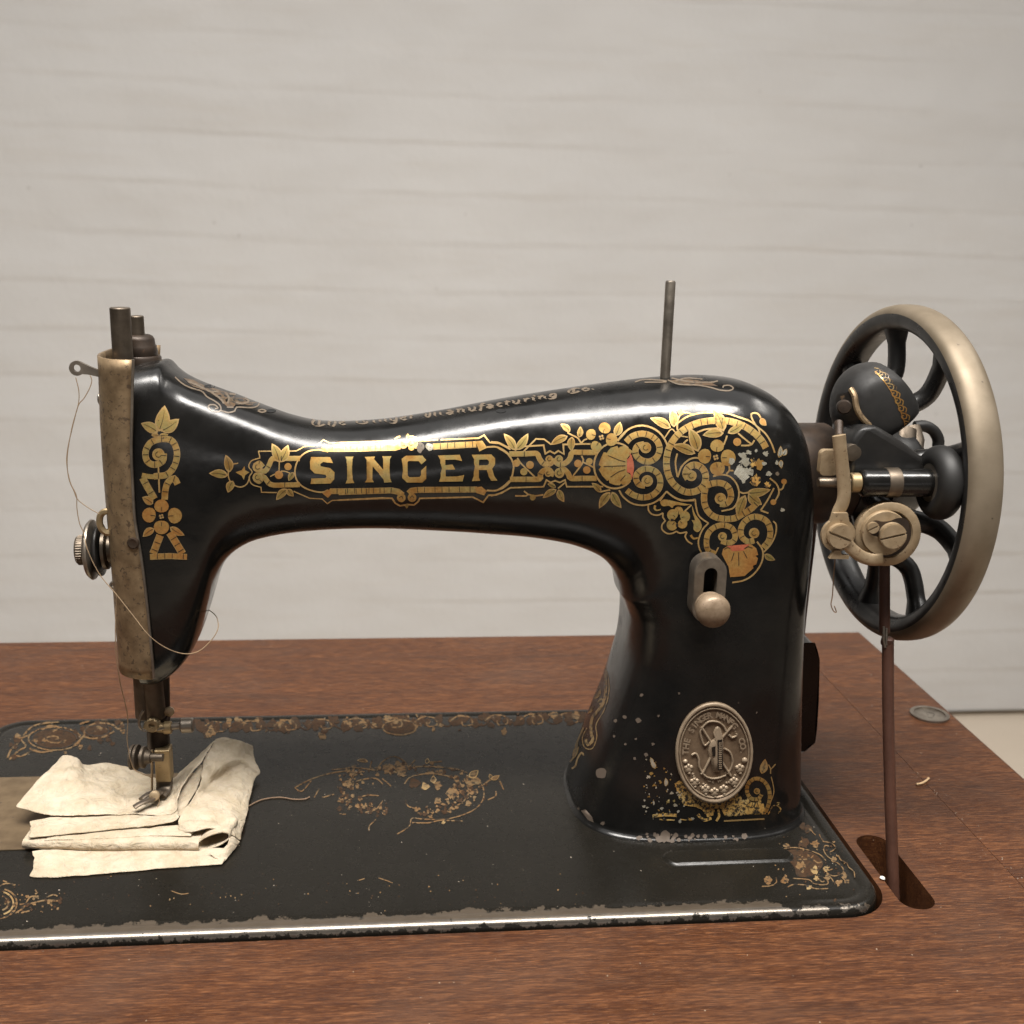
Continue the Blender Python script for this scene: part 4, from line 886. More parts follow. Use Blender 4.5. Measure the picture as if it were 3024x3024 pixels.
petals(S, 535, 360, [(470, 310, 76), (545, 258, 58), (622, 330, 72), (592, 420, 66), (460, 440, 72)], 'gold', False); S.rib([(440, 375), (480, 375)], 30, 'dark', off=.2); S.rib([(525, 425), (525, 465)], 30, 'dark', off=.2)
for q in ([(150, 185), (155, 250), (200, 300), (280, 312), (342, 282)], [(342, 282), (340, 340), (370, 385), (332, 430), (332, 500), (400, 550), (470, 545), (515, 520)], [(515, 520), (560, 545), (652, 530)], [(652, 530), (630, 590), (665, 650), (722, 688)], [(385, 5), (480, 80), (600, 125), (760, 108)], [(760, 108), (770, 200), (800, 310), (860, 370), (932, 415)], [(932, 415), (860, 490), (815, 590), (800, 680), (830, 780), (905, 852)], [(300, 130), (385, 5)], [(620, 265), (710, 180)]): S.rib(q, 20)
S.fill([(305, 150), (360, 108), (480, 130), (640, 165), (705, 175), (620, 187), (500, 182), (460, 220), (420, 190), (340, 196)], 'gold', smooth=True); S.fill([(718, 190), (760, 300), (830, 400), (842, 480), (792, 532), (738, 500), (740, 430), (713, 375), (755, 378), (730, 290)], 'gold', smooth=True)
S.rib([(242, 185), (232, 225), (262, 250), (312, 238)], 30, 'gold', taper=.5); S.rib([(702, 570), (735, 615), (800, 605)], 30, 'gold', taper=.4)
S.curl([(1020, 815), (930, 770), (905, 680), (922, 560), (1000, 475), (1110, 442), (1225, 475), (1275, 560), (1262, 640), (1190, 672), (1095, 648)], 72, (1112, 590, 58)); S.curl([(1640, 735), (1712, 640), (1732, 520), (1695, 405), (1610, 345), (1500, 335), (1395, 402), (1350, 500), (1365, 595), (1440, 655), (1525, 640)], 76, (1522, 545, 68))
S.rib([(1650, 790), (1740, 690), (1800, 560), (1808, 440), (1770, 390)], 20); S.rib([(1560, 655), (1630, 760), (1632, 880), (1580, 1000), (1490, 1100), (1380, 1160), (1240, 1186)], 22); S.rib([(1000, 850), (1060, 730)], 18)
S.out('shell_scrolls', arm); S = D0().view(*F_)
S.fill([(1120, 752), (1180, 712), (1480, 690), (1550, 740), (1576, 828), (1538, 838), (1572, 870), (1550, 950), (1508, 968), (1512, 1000), (1400, 1100), (1300, 1110), (1212, 1116), (1190, 980), (1105, 820)], 'orange', .12); S.fill([(1170, 715), (1230, 705), (1472, 688), (1402, 745), (1390, 768), (1240, 780), (1210, 742)], 'red', .16)
for q in ([(1322, 795), (1325, 965)], [(1385, 780), (1432, 872)], [(1262, 800), (1230, 900)], [(1400, 745), (1440, 720), (1500, 740)], [(1215, 745), (1180, 730), (1135, 755)]): S.rib(q, 9, 'dark', off=.2)
S.leaf((1655, 820), (1795, 895), 82)
S.out('shell_motif', arm)

# ornament down the head
S = D0().view(*G_)
for q in (((770, 1025), (812, 838), 104), ((785, 1022), (916, 935), 88), ((765, 1030), (643, 965), 76), ((770, 1052), (716, 1050), 34), ((775, 1052), (838, 1046), 34)): S.leaf(*q, 'gold')
S.curl([(735, 1345), (830, 1330), (885, 1262), (900, 1170), (865, 1092), (790, 1078), (712, 1105), (676, 1172), (690, 1238), (742, 1262), (798, 1235), (806, 1180)], 46, (768, 1188, 44)); S.rib([(768, 1275), (775, 1460)], 12)
S.band([(655, 1355), (690, 1420), (740, 1505)], 50, 'gold', 26); S.rib([(650, 1335), (700, 1345), (760, 1348)], 34, 'gold'); S.band([(905, 1400), (880, 1360), (838, 1385), (818, 1440), (812, 1510)], 46, 'gold', 26)
petals(S, 790, 1630, [(790, 1560, 52), (706, 1620, 54), (880, 1624, 56), (790, 1702, 55)], 'orange')
for q in (((730, 1540), (652, 1492), 62), ((850, 1705), (955, 1765), 54), ((738, 1715), (656, 1775), 56)): S.leaf(*q, 'orange')
S.band([(780, 1765), (730, 1895)], 54, 'orange', 26, False); S.band([(848, 1745), (940, 1895)], 54, 'orange', 26, False); S.band([(708, 1918), (840, 1912), (972, 1918)], 42, 'orange', 26, False)
S.out('head_ornament', arm)

# faded print along the top of the arm, ornament at both ends
S = D0().view(*H_)
for q in ([(80, 260), (180, 350), (300, 412), (460, 462), (535, 540), (640, 600), (718, 660), (735, 730), (680, 756), (592, 732), (555, 690), (580, 655), (650, 660), (692, 700), (650, 712)], [(738, 738), (840, 766), (935, 742), (962, 690), (1160, 697), (1260, 672), (1282, 608), (1240, 555)], [(820, 690), (915, 690)], [(1260, 740), (1320, 722), (1380, 745), (1320, 765), (1262, 742)]): S.rib(q, 20, 'print')
S.fill([(200, 275), (340, 300), (480, 372), (700, 440), (950, 470), (1150, 560), (1245, 620), (1180, 662), (945, 655), (910, 690), (820, 680), (700, 565), (560, 470), (330, 392)], 'patina', .09)
for q in ([(260, 320), (420, 385), (560, 460), (700, 470)], [(800, 480), (850, 560), (830, 640)], [(860, 500), (1000, 520), (1130, 600), (1050, 640), (950, 620)], [(600, 480), (720, 560), (780, 640)]): S.rib(q, 26, 'print')
S.fill(circ(572, 393, 78, 16, 26), 'void', .14); S.fill(circ(1452, 742, 70, 16, 26), 'void', .14)
S.view(1300, 1100, .5694)
S.fill(circ(315, 200, 26, 14, 10), 'void', .14)
for q in ([(1010, 50), (1060, 38), (1150, 42), (1170, 50), (1060, 52)], [(1180, 40), (1240, 62), (1330, 66), (1400, 78), (1450, 92), (1500, 95), (1520, 82), (1500, 68), (1470, 70), (1465, 80)], [(1200, 30), (1300, 50), (1400, 52), (1440, 45)], [(1220, 45), (1280, 30), (1360, 36)]): S.rib(q, 7, 'print')
S.fill([(1190, 42), (1290, 36), (1400, 50), (1440, 72), (1330, 64), (1240, 60)], 'patina', .09)
# black-letter text drawn with a broad nib
GL = {'T': (1.25, [[(.05, 1.25), (.3, 1.5), (.7, 1.35), (1.15, 1.5)], [(.2, 1.2), (.05, .7), (.25, .1), (.7, 0), (1.1, .3)], [(.65, 1.35), (.6, .2)]]),
 'h': (.8, [[(.1, 1.6), (.1, .05), (.2, 0)], [(.1, .75), (.4, 1), (.6, .8), (.6, .2), (.45, -.25)]]), 'e': (.65, [[(.15, .85), (.1, .25), (.3, 0), (.55, .2)], [(.15, .85), (.35, 1), (.5, .75), (.15, .5)]]),
 'S': (1.2, [[(1.05, 1.3), (.7, 1.5), (.25, 1.3), (.3, .95), (.85, .6), (.9, .2), (.5, 0), (.1, .2)], [(.1, .9), (.05, .3), (.3, .1)], [(.65, 1.2), (.6, .4)]]),
 'i': (.42, [[(.05, .85), (.18, 1), (.18, .1), (.32, 0)], [(.14, 1.35), (.26, 1.45)]]), 'n': (.85, [[(.05, .85), (.18, 1), (.18, .1), (.28, 0)], [(.18, .8), (.45, 1), (.6, .85), (.6, .1), (.75, 0)]]),
 'g': (.75, [[(.55, .95), (.2, 1), (.1, .6), (.15, .15), (.35, 0), (.55, .2)], [(.55, 1), (.58, -.2), (.35, -.5), (.05, -.35)]]), 'r': (.6, [[(.05, .85), (.18, 1), (.18, .1), (.28, 0)], [(.18, .8), (.38, 1), (.55, .88)]]),
 'M': (1.6, [[(.1, 1.2), (.3, 1.5), (.35, .2), (.1, 0)], [(.35, 1.3), (.7, 1.5), (.78, .15), (.9, 0)], [(.78, 1.3), (1.15, 1.5), (1.25, .2), (1.5, 0)], [(.05, .9), (.0, .4), (.1, .1)]]),
 'a': (.75, [[(.1, .9), (.35, 1), (.52, .85), (.52, .1), (.65, 0)], [(.52, .55), (.15, .4), (.12, .1), (.3, 0), (.52, .2)]]), 'u': (.85, [[(.05, .85), (.18, 1), (.18, .2), (.35, 0), (.6, .2)], [(.6, 1), (.6, .1), (.75, 0)]]),
 'f': (.5, [[(.45, 1.5), (.2, 1.4), (.18, .0), (.1, -.2)], [(.0, .95), (.42, 1)]]), 'c': (.6, [[(.5, .85), (.3, 1), (.12, .7), (.15, .2), (.32, 0), (.52, .15)]]), 't': (.5, [[(.18, 1.35), (.18, .15), (.35, 0)], [(.0, .95), (.42, 1)]]),
 'C': (1.1, [[(1.0, 1.25), (.6, 1.5), (.15, 1.1), (.1, .5), (.35, .05), (.8, .1), (1.0, .35)], [(.55, 1.3), (.5, .3)]]), 'o': (.75, [[(.35, 1), (.1, .75), (.15, .2), (.35, 0), (.6, .25), (.58, .8), (.35, 1)]]), '.': (.3, [[(.08, .05), (.18, .12)]]), ' ': (.6, [])}
base = [(919, 1260), (1100, 1250), (1300, 1228), (1530, 1192), (1760, 1149)]
cb = catmull(base, 3); acc = [0.0]
for a, e in zip(cb, cb[1:]): acc.append(acc[-1]+float(np.linalg.norm(e-a)))
txt = 'The Singer Manufacturing Co.'; tot = sum(GL[c][0]+.1 for c in txt)
S.V = lambda q: q; S.k = 1.0
def place(u, h):
    d = u/tot*acc[-1]; x = float(np.interp(d, acc, [p[0] for p in cb])); y = float(np.interp(d, acc, [p[1] for p in cb])); return x+h*2.0, y-h*(15.5-7.0*d/acc[-1])
u = 0.0
for ch in txt:
    adv, strokes = GL[ch]
    for stq in strokes:
        pts = [place(u+x, h) for x, h in stq]; c = catmull(pts, 4); nib = np.array((3.6, 1.5)); n = len(c)
        S.put([tuple(p+nib*k) for p in c for k in (-1, 1)], [(2*i, 2*i+1, 2*i+3, 2*i+2) for i in range(n-1)], 'print', .12)
    u += adv+.1
tag(S.out('faded_print', arm), kind='stuff')

# ornament on the left flank and foot of the pillar
S = D0().view(1600, 1850, .31056)
S.rib([(555, 330), (620, 430), (642, 600), (602, 780), (520, 930), (525, 1050), (482, 1160), (410, 1150), (388, 1060), (430, 965)], 9, 'worn'); S.band([(578, 345), (612, 500), (590, 720), (482, 870), (470, 1000), (485, 1080), (440, 1125), (420, 1075)], 28, 'worn', 30)
for q in (((500, 690), (545, 560), 70), ((440, 830), (480, 700), 60), ((300, 1260), (340, 1060), 46)): S.leaf(*q, 'worn')
for q in ([(480, 470), (440, 680), (400, 860), (310, 1060), (240, 1220)], [(400, 960), (340, 1100), (330, 1200), (270, 1290)], [(405, 1230), (380, 1200), (340, 1260), (320, 1330), (285, 1350)], [(550, 740), (590, 720), (570, 690), (530, 720)]): S.rib(q, 16, 'worn')
S.blob(565, 1395, 55, 'chip', .12, 14, .15); S.fill([(375, 1750), (420, 1740), (480, 1810), (495, 1865), (440, 1840)], 'chip', .12)
for x, y, r in ((790, 860, 22), (920, 890, 26), (705, 897, 20), (885, 1255, 15), (795, 1120, 14), (950, 650, 18), (690, 1045, 14), (580, 1870, 20), (350, 1730, 14)): S.blob(x, y, r, 'chip', .12, 10, .4)
S.view(1850, 2000, .28468)
S.curl([(1440, 1400), (1480, 1290), (1478, 1170), (1425, 1080), (1340, 1050), (1268, 1095), (1248, 1180), (1290, 1255), (1365, 1262), (1400, 1215)], 40, (1352, 1180, 32), 'gold', 14); S.rib([(1488, 1310), (1528, 1180), (1500, 1030)], 10); S.leaf((1400, 1000), (1438, 845), 82, 'worn'); S.rib([(1495, 1000), (1490, 940), (1470, 905)], 12); S.rib([(1490, 960), (1545, 900)], 12); S.rib([(1470, 1420), (1510, 1340), (1560, 1330), (1600, 1370), (1570, 1410)], 12, 'flake'); S.rib([(1560, 1330), (1590, 1305), (1560, 1300)], 10, 'flake')
S.fill([(500, 1100), (560, 1060), (640, 1180), (740, 1265), (900, 1310), (1040, 1285), (1160, 1200), (1200, 1260), (1300, 1330), (1420, 1300), (1445, 1420), (1100, 1440), (1020, 1440), (980, 1360), (920, 1360), (900, 1430), (840, 1450), (780, 1370), (700, 1340), (600, 1330), (540, 1240)], 'flake', .11, grid=7)
S.band([(1230, 1270), (1300, 1330), (1400, 1300)], 60, 'flake', 16); S.rib([(1010, 1490), (1200, 1480), (1430, 1468)], 16, 'line', False); S.rib([(270, 1440), (400, 1425), (520, 1432)], 34, 'flake'); S.rib([(560, 1475), (680, 1478)], 12, 'flake'); S.rib([(740, 1420), (800, 1480), (880, 1460)], 30, 'flake'); S.rib([(950, 1370), (960, 1440), (930, 1490)], 24, 'flake'); S.rib([(340, 1475), (500, 1480)], 14, 'flake')
random.seed(5)
for i in range(120):
    x = random.uniform(175, 700); y = random.uniform(840, 1500)
    if y < 820+ (x-180)*.5 or (x > 470 and y < 1050) or (x-905)**2/410**2+(y-770)**2/530**2 < 1: continue
    S.blob(x, y, random.uniform(6, 26)*random.random()**.5, random.choice(('silver', 'silver', 'flake', 'gold')), .12, 9, .75)
for q in (((270, 900), (250, 830), 40), ((300, 950), (250, 860), 50), ((410, 1130), (405, 1040), 45)): S.leaf(*q, 'silver', False)
for i in range(46):
    x = random.gauss(500, 260); y = 1640+random.uniform(-25, 60)
    if 60 < x < 1500: S.blob(x, y+(.00012*(x-700)**2)*-1+20, random.uniform(8, 26), 'chip', .12, 9, .35)
S.blob(400, 1655, 62, 'chip', .12, 18, .3); S.blob(350, 1680, 40, 'chip', .12, 12, .3); S.blob(1220, 1650, 36, 'chip', .12, 12, .3); S.blob(1130, 1690, 30, 'chip', .12, 12, .3)
for x, y, r in ((545, 165, 14), (160, 185, 16), (120, 440, 26), (335, 400, 14), (275, 690, 18), (205, 805, 22), (1350, 365, 12), (1160, 265, 8), (100, 640, 12), (90, 845, 12)): S.blob(x, y, r, 'chip', .12, 10, .4)
tag(S.out('pillar_ornament', arm), kind='stuff')

# gilding and a painted window shade on the dome guard
S = D0(lambda x, y, off: dhit_px(x, y, off)); S.view(2350, 1050, .36232)
def dhit_px(x, y, off):
    d = ray(x, y).normalized(); loc, nr, i, ds = DB.ray_cast(CAM, d)
    return None if loc is None else loc+(nr if nr.dot(d) < 0 else -nr)*off
for t in range(9):
    u = t/8; x = 660+240*u**.8; y = 120+430*u**1.25
    S.rib([(x-20, y-18), (x+22, y-8), (x+24, y+26), (x-6, y+30), (x-14, y+8), (x+6, y+4)], 9 if t > 3 else 7, 'orange' if t > 3 else 'worn'); S.rib([(x+22, y-8), (x+50, y+10), (x+44, y+44)], 9, 'orange' if t > 3 else 'patina')
S.view(2400, 880, .31056); S.fill([(228, 930), (300, 905), (365, 900), (392, 990), (415, 1090), (450, 1150), (300, 1170), (250, 1150), (232, 1050)], 'dark', .1, True); S.rib([(285, 930), (300, 1000), (310, 1060)], 40, 'patina', off=.15); S.view(2350, 1050, .36232)  # dark fill paints the shaded inside of the hood's window
S.rib([(650, 130), (720, 210), (780, 300), (830, 400), (870, 500), (890, 560)], 7, 'orange'); tag(S.out('gilt_and_window_shade', dome), kind='stuff')

# ------------------------------------------------------------------ worn transfers on the bed
def DB0(proj):
    d = D0(proj); d.swap = {'worn': 'bedgilt', 'patina': 'bedbrown', 'flake': 'bedgilt', 'orange': 'worn'}; return d
def onbed(x, y, off):
    q = PZ(x, y, .0+off*.8)
    return q if 3 < q.y < 175.5 and -5 < q.x < 368.5 else None
S = DB0(onbed).view(700, 2150, .46584)
S.bedtop = 0
for q in ([(885, 275), (920, 215), (990, 180), (1060, 210), (1095, 270)], [(930, 265), (990, 240), (1050, 262)], [(600, 265), (740, 250), (880, 268)], [(370, 375), (480, 320), (600, 285), (700, 270)], [(365, 378), (410, 400), (470, 335)], [(1100, 245), (1250, 245), (1400, 262), (1460, 285)], [(735, 390), (740, 350), (800, 325), (880, 320), (925, 355)], [(920, 320), (950, 345), (975, 368)], [(1060, 355), (1100, 310), (1200, 290), (1320, 300), (1400, 330), (1425, 370)], [(1455, 300), (1530, 330), (1565, 400), (1550, 470), (1480, 530), (1340, 575), (1190, 578), (1110, 572), (1090, 625), (1015, 672)], [(1440, 320), (1468, 400), (1440, 460), (1380, 500)], [(810, 535), (880, 515), (925, 460)], [(1065, 460), (1085, 495), (1130, 510)], [(770, 440), (830, 425), (900, 430)], [(880, 580), (840, 620), (835, 655)], [(1560, 360), (1620, 320), (1660, 330), (1690, 390)], [(1590, 455), (1640, 430), (1640, 400)], [(1110, 600), (1220, 600), (1290, 585), (1430, 590)], [(490, 440), (520, 385)], [(540, 440), (615, 420)], [(1085, 250), (1130, 200)], [(840, 260), (855, 205)], [(1240, 215), (1300, 210)], [(650, 545), (690, 545)]): S.rib(q, 8, 'worn')
random.seed(21)
for i in range(300):
    a = random.uniform(-.15, 2*pi); r = random.gauss(.96, .13)
    x = 1050+430*r*cos(a); y = 395+150*r*sin(a)
    if 640 < x < 1700 and not (950 < x < 1120 and y > 330): S.blob(x, y, random.uniform(4, 17), random.choice(('worn', 'patina', 'patina', 'flake')), .1, 8, .6)
for x, y, r, m in ((955, 255, 36, 'worn'), (1020, 240, 34, 'worn'), (1040, 285, 34, 'flake'), (735, 290, 28, 'worn'), (700, 355, 28, 'worn'), (1190, 370, 30, 'orange'), (1245, 330, 22, 'orange'), (1270, 365, 28, 'flake'), (1120, 350, 40, 'patina'), (1365, 415, 40, 'worn'), (1490, 330, 45, 'worn'), (1510, 405, 22, 'flake'), (1465, 480, 20, 'worn'), (1275, 458, 24, 'flake'), (1310, 600, 14, 'orange')): S.blob(x, y, r, m, .12, 12, .5)
for q in (((1240, 345), (1245, 300), 30), ((1200, 225), (1210, 190), 26), ((830, 212), (760, 205), 22), ((1610, 325), (1665, 300), 28), ((1610, 322), (1600, 290), 24), ((1470, 310), (1530, 268), 46)): S.leaf(*q, 'worn', False)
tag(S.out('bed_centre_ornament', bed), kind='stuff')
S = DB0(onbed).view(0, 2000, .36232)
for cx, cy, rx, ry, m in ((445, 500, 178, 78, 'worn'), (790, 435, 95, 42, 'patina')):
    S.fill(circ(cx, cy, rx, 30, ry), 'patina', .08); S.rib([(cx+rx*1.2*cos(a), cy+ry*1.2*sin(a)) for a in np.linspace(.2, 6.3, 30)], 12, m); S.rib([(cx+rx*1.02*cos(a), cy+ry*1.02*sin(a)) for a in np.linspace(.2, 6.3, 30)], 7, 'dark', off=.15)
    S.rib([(cx+rx*.55*cos(a)*(1-a/9), cy+ry*.55*sin(a)*(1-a/9)) for a in np.linspace(.2, 7.3, 30)], 12, m, off=.12)
for q in ([(60, 660), (90, 590), (160, 520), (240, 420), (330, 380), (480, 360)], [(75, 670), (150, 600), (210, 560), (170, 500), (240, 470)], [(330, 440), (400, 395), (480, 410), (430, 440)], [(600, 560), (680, 480), (700, 420), (780, 375), (900, 380), (960, 420), (1000, 410)], [(650, 380), (760, 350), (880, 352)], [(240, 580), (330, 610), (430, 600)], [(680, 480), (760, 500), (860, 480), (930, 440)], [(90, 640), (180, 640), (260, 600), (320, 600)]): S.rib(q, 15, 'worn'); 
random.seed(9)
for i in range(60): x = random.uniform(80, 1000); S.blob(x, 480+random.gauss(0, 75)-.08*(x-500), random.uniform(8, 30), random.choice(('patina', 'patina', 'worn')), .1, 9, .6)
S.view(0, 2000, 1.0)
for i in range(150):                               # rear border, worn to a brown shadow
    x = random.uniform(560, 1730); ey = 2117-.024*(x-560); y = max(ey+9, ey+random.gauss(29, 12))
    S.blob(x, y-2000, random.uniform(4, 15), random.choice(('patina', 'patina', 'patina', 'worn')), .1, 9, .55)
for i in range(34):
    S.blob(560+i*35, 2117-.024*i*35-2000+30+random.uniform(-4, 6), random.uniform(10, 19), 'patina', .09, 12, .45)
x = 600
while x < 1700:
    yy = 2117-.024*(x-560)-2000+28
    S.rib([(x, yy+4), (x+25, yy-12), (x+60, yy-8), (x+66, yy+12), (x+40, yy+16), (x+36, yy+4)], 4, 'worn'); S.rib([(x+60, yy-8), (x+95, yy+16), (x+118, yy+2)], 4, 'patina'); x += 104
S.fill(circ(1180, 148, 46, 24, 20), 'patina', .12); S.rib([(1180+50*cos(a), 148+22*sin(a)) for a in np.linspace(0, 6.2, 24)], 4, 'worn', off=.14)
tag(S.out('rear_border', bed), kind='stuff')
S = DB0(onbed).view(2250, 2300, .2174)
S.fill([(240, 1010), (400, 960), (560, 970), (700, 1010), (800, 1090), (830, 1160), (760, 1260), (640, 1330), (480, 1320), (440, 1200), (330, 1080)], 'patina', .08, True)
for q in ([(220, 1000), (320, 945), (480, 935), (640, 970), (790, 1030), (870, 1110)], [(830, 850), (920, 865), (985, 905), (1000, 945), (960, 975), (920, 1000), (935, 1035)], [(910, 915), (860, 905), (838, 960), (880, 1040), (960, 1100), (1040, 1150), (1100, 1215), (1105, 1270), (1040, 1310), (950, 1315), (880, 1270)], [(960, 1225), (890, 1245), (860, 1200), (830, 1220)], [(880, 1280), (950, 1360), (990, 1430)], [(720, 1330), (790, 1320), (880, 1370), (900, 1420), (830, 1440), (700, 1420), (640, 1370), (420, 1350)], [(780, 1370), (820, 1400), (850, 1390)], [(0, 1460), (130, 1450), (200, 1400), (190, 1340)], [(350, 1470), (430, 1435), (600, 1445), (720, 1490), (900, 1490)], [(1040, 1040), (1070, 1100), (1150, 1140), (1180, 1200), (1250, 1260), (1260, 1340)], [(780, 750), (800, 800), (840, 855)], [(640, 640), (700, 740), (730, 760)], [(640, 1100), (700, 1040)], [(560, 1095), (680, 1090), (760, 1140), (830, 1120)]): S.rib(q, 15, 'worn')
for x, y, r, m in ((570, 880, 70, 'patina'), (720, 880, 60, 'worn'), (730, 900, 40, 'flake'), (330, 900, 40, 'flake'), (520, 1180, 80, 'flake'), (620, 1240, 60, 'patina'), (720, 1240, 60, 'orange'), (310, 1370, 60, 'worn'), (80, 1370, 60, 'flake'), (340, 1020, 40, 'flake'), (980, 1100, 45, 'worn'), (870, 1220, 46, 'orange'), (740, 1350, 38, 'orange'), (900, 1330, 40, 'worn'), (640, 1470, 40, 'orange'), (1120, 1320, 50, 'flake'), (1050, 1410, 50, 'flake'), (1150, 1390, 40, 'flake'), (560, 640, 50, 'patina'), (620, 680, 60, 'patina')): S.blob(x, y, r, m, .1, 13, .5)
random.seed(2)
for i in range(70): S.blob(random.gauss(700, 300), random.gauss(1050, 260), random.uniform(6, 24), random.choice(('worn', 'patina', 'flake')), .12, 8, .6) if True else None
tag(S.out('corner_ornament', bed), kind='stuff')
S = DB0(onbed).view(0, 2050, .41408)
for r in (120, 95, 60): S.rib([(0+r*1.0*cos(a), 1490+r*.85*sin(a)) for a in np.linspace(-1.3, 1.3, 14)], 12, 'worn' if r != 95 else 'orange')
for q in ([(0, 1370), (40, 1350), (110, 1360)], [(20, 1330), (50, 1340)], [(110, 1560), (170, 1520), (210, 1450), (260, 1440)], [(140, 1500), (230, 1490), (320, 1470), (430, 1475)], [(0, 1600), (60, 1580), (100, 1540)], [(250, 1395), (265, 1415), (250, 1425)], [(330, 1450), (380, 1430), (410, 1440)], [(150, 1560), (210, 1545)]): S.rib(q, 11, 'worn')
random.seed(8)
for i in range(60): S.blob(random.uniform(0, 440), random.gauss(1485, 45), random.uniform(4, 14), random.choice(('worn', 'patina')), .1, 8, .6)
for i in range(90): S.blob(random.uniform(450, 4200), random.gauss(1430, 70)-.03*i*0, random.uniform(2.5, 8), random.choice(('worn', 'patina')), .1, 7, .6)
for q in ([(1215, 1400), (1290, 1425), (1345, 1420)], [(2700, 1310), (2760, 1330), (2800, 1345)], [(2550, 1330), (2600, 1315)]): S.rib(q, 7, 'worn')
tag(S.out('bed_left_ornament', bed), kind='stuff')
# ------------------------------------------------------------------ folded cloth, threads, belt, dust
def cloth_mat():
    m = Mat('cream_cotton'); f = m.noise(420, 5, .65); g = m.noise(95, 4, .6)
    v = m.map((230, 150, 230)); st = m.noise(1, 3, .6, v)
    col = m.mix(m.ramp(g, [(.35, 0.), (.7, 1.)]), (.43, .345, .24), (.55, .46, .35))
    col = m.mix(m.ramp(st, [(.58, 0.), (.66, .28)]), col, (.32, .245, .17))
    return m.fin(col=col, rough=.85, normal=m.bump(m.noise(170, 5, .6, None, 1.5), .8, .0022, m.bump(f, .4, .0005)), sub=.06, spec=.2)
M['cloth'] = cloth_mat()
M['thread'] = plain('linen_thread', (.26, .18, .105), .8); M['thread_dark'] = plain('brown_thread', (.20, .13, .08), .8)
def leather_mat():
    m = Mat('old_leather'); f = m.noise(260, 5, .6); v = m.map((300, 300, 30)); g = m.noise(1, 4, .6, v)
    return m.fin(col=m.mix(g, (.030, .012, .007), (.095, .038, .022)), rough=.55, normal=m.bump(f, .3, .0005))
M['leather'] = leather_mat()

cl = empty('folded_cloth', (88, 80, .4), 'folded crumpled cream cloth lying under the presser foot', 'cloth')
MA = V(0, 2050, .41408); M2 = V(0, 2150, .21739); M3 = V(380, 2150, .24334)
def sheet(name, rows, sub=7, amp=.5, seed=0.0, th=.5, edge=.7, floor=.35):
    R = [[PZ(*vw([(x, y)])[0], z) for vw, x, y, z in row] for row in rows]
    R = [catmull([tuple(p) for p in row], n=sub) for row in R]; nc = len(R[0])
    cols = [catmull([R[j][i] for j in range(len(R))], n=sub) for i in range(nc)]; nr = len(cols[0]); v = []
    for j in range(nr):
        for i in range(nc):
            x, y, z = cols[i][j]; e = min(j, nr-1-j, i, nc-1-i)
            rd = lambda f, s_: .5-abs(nz(x*f, y*f*1.5, s_))*1.6
            k = amp*(1.0*nz(x*.09, y*.14, seed)+.75*rd(.12, seed+4)+.60*rd(.27, seed+9)+.30*rd(.62, seed+6)+.22*nz(x*.9, y*1.3, seed+2))
            k *= .35 if e == 0 else .75 if e == 1 else 1
            ed = edge*nz(x*.5, y*.5, seed+2) if e == 0 else 0
            v.append((x+ed, y+ed*.8, max(floor, z+k)))
    o = mesh(name, v, [(j*nc+i, j*nc+i+1, (j+1)*nc+i+1, (j+1)*nc+i) for j in range(nr-1) for i in range(nc-1)], M['cloth'], cl, True, None, 0)
    s = o.modifiers.new('thickness', 'SOLIDIFY'); s.thickness = th*MM; s.offset = 0
    d = o.modifiers.new('smooth', 'SUBSURF'); d.levels = d.render_levels = 1
    return o
# lowest leaf, its raw front edge lying on the bed
sheet('cloth_layer', [[(MA, 205, 1302, .4), (MA, 330, 1312, .4), (MA, 560, 1298, .5), (MA, 800, 1277, .5), (MA, 1200, 1243, .5), (MA, 1590, 1214, .6)], [(MA, 240, 1215, 1.3), (MA, 340, 1220, 1.3), (MA, 560, 1210, 1.4), (MA, 800, 1200, 1.4), (MA, 1200, 1175, 1.5), (MA, 1610, 1165, 1.2)], [(MA, 226, 1120, 1.2), (MA, 340, 1110, 1.3), (MA, 560, 1110, 1.3), (MA, 800, 1100, 1.3), (MA, 1200, 1090, 1.3), (MA, 1640, 1100, 1.2)]], amp=.42, seed=1)
def rolled(name, front, r, back, seed, amp=.3):
    f0 = [np.array(PZ(*vw([(x, y)])[0], z)) for vw, x, y, z in front]; f0 = catmull([tuple(p) for p in f0], n=7); v = []; nr = 0
    for i, p in enumerate(f0):
        u = i/(len(f0)-1); rr = r*(.85+.25*sin(u*pi)+.15*nz(u*5, seed)); prof = [(back, rr*.5), (back*.66, rr*.9), (back*.33, rr), (.8, rr)]+[(-rr*sin(a)*.8, rr*cos(a)) for a in np.linspace(0, pi, 9)]+[(back*.3, -rr*.95), (back*.7, -rr*.8)]
        nr = len(prof)
        for dy, dz in prof:
            k = amp*(nz(p[0]*.10, dy*.3+dz*.5, seed)+.6*(.5-abs(nz(p[0]*.22, dy*.8+dz*.9, seed+3))*1.6)); v.append((p[0]+k*.2+.05*dy, p[1]+dy, max(1.2, p[2]+dz+k)))
    n = len(f0)
    o = mesh(name, v, [(i*nr+j, i*nr+j+1, (i+1)*nr+j+1, (i+1)*nr+j) for i in range(n-1) for j in range(nr-1)], M['cloth'], cl, True, None, 0)
    s = o.modifiers.new('thickness', 'SOLIDIFY'); s.thickness = .45*MM; s.offset = 0
    d = o.modifiers.new('smooth', 'SUBSURF'); d.levels = d.render_levels = 1; return o
rolled('cloth_layer', [(M2, 310, 1570, 3.1), (M2, 600, 1575, 3.1), (M2, 1100, 1592, 3.1), (M2, 1600, 1600, 3.1), (M3, 250, 1425, 3.1), (M3, 560, 1425, 3.2), (M3, 860, 1430, 3.2)], 1.75, 12, 3.0)
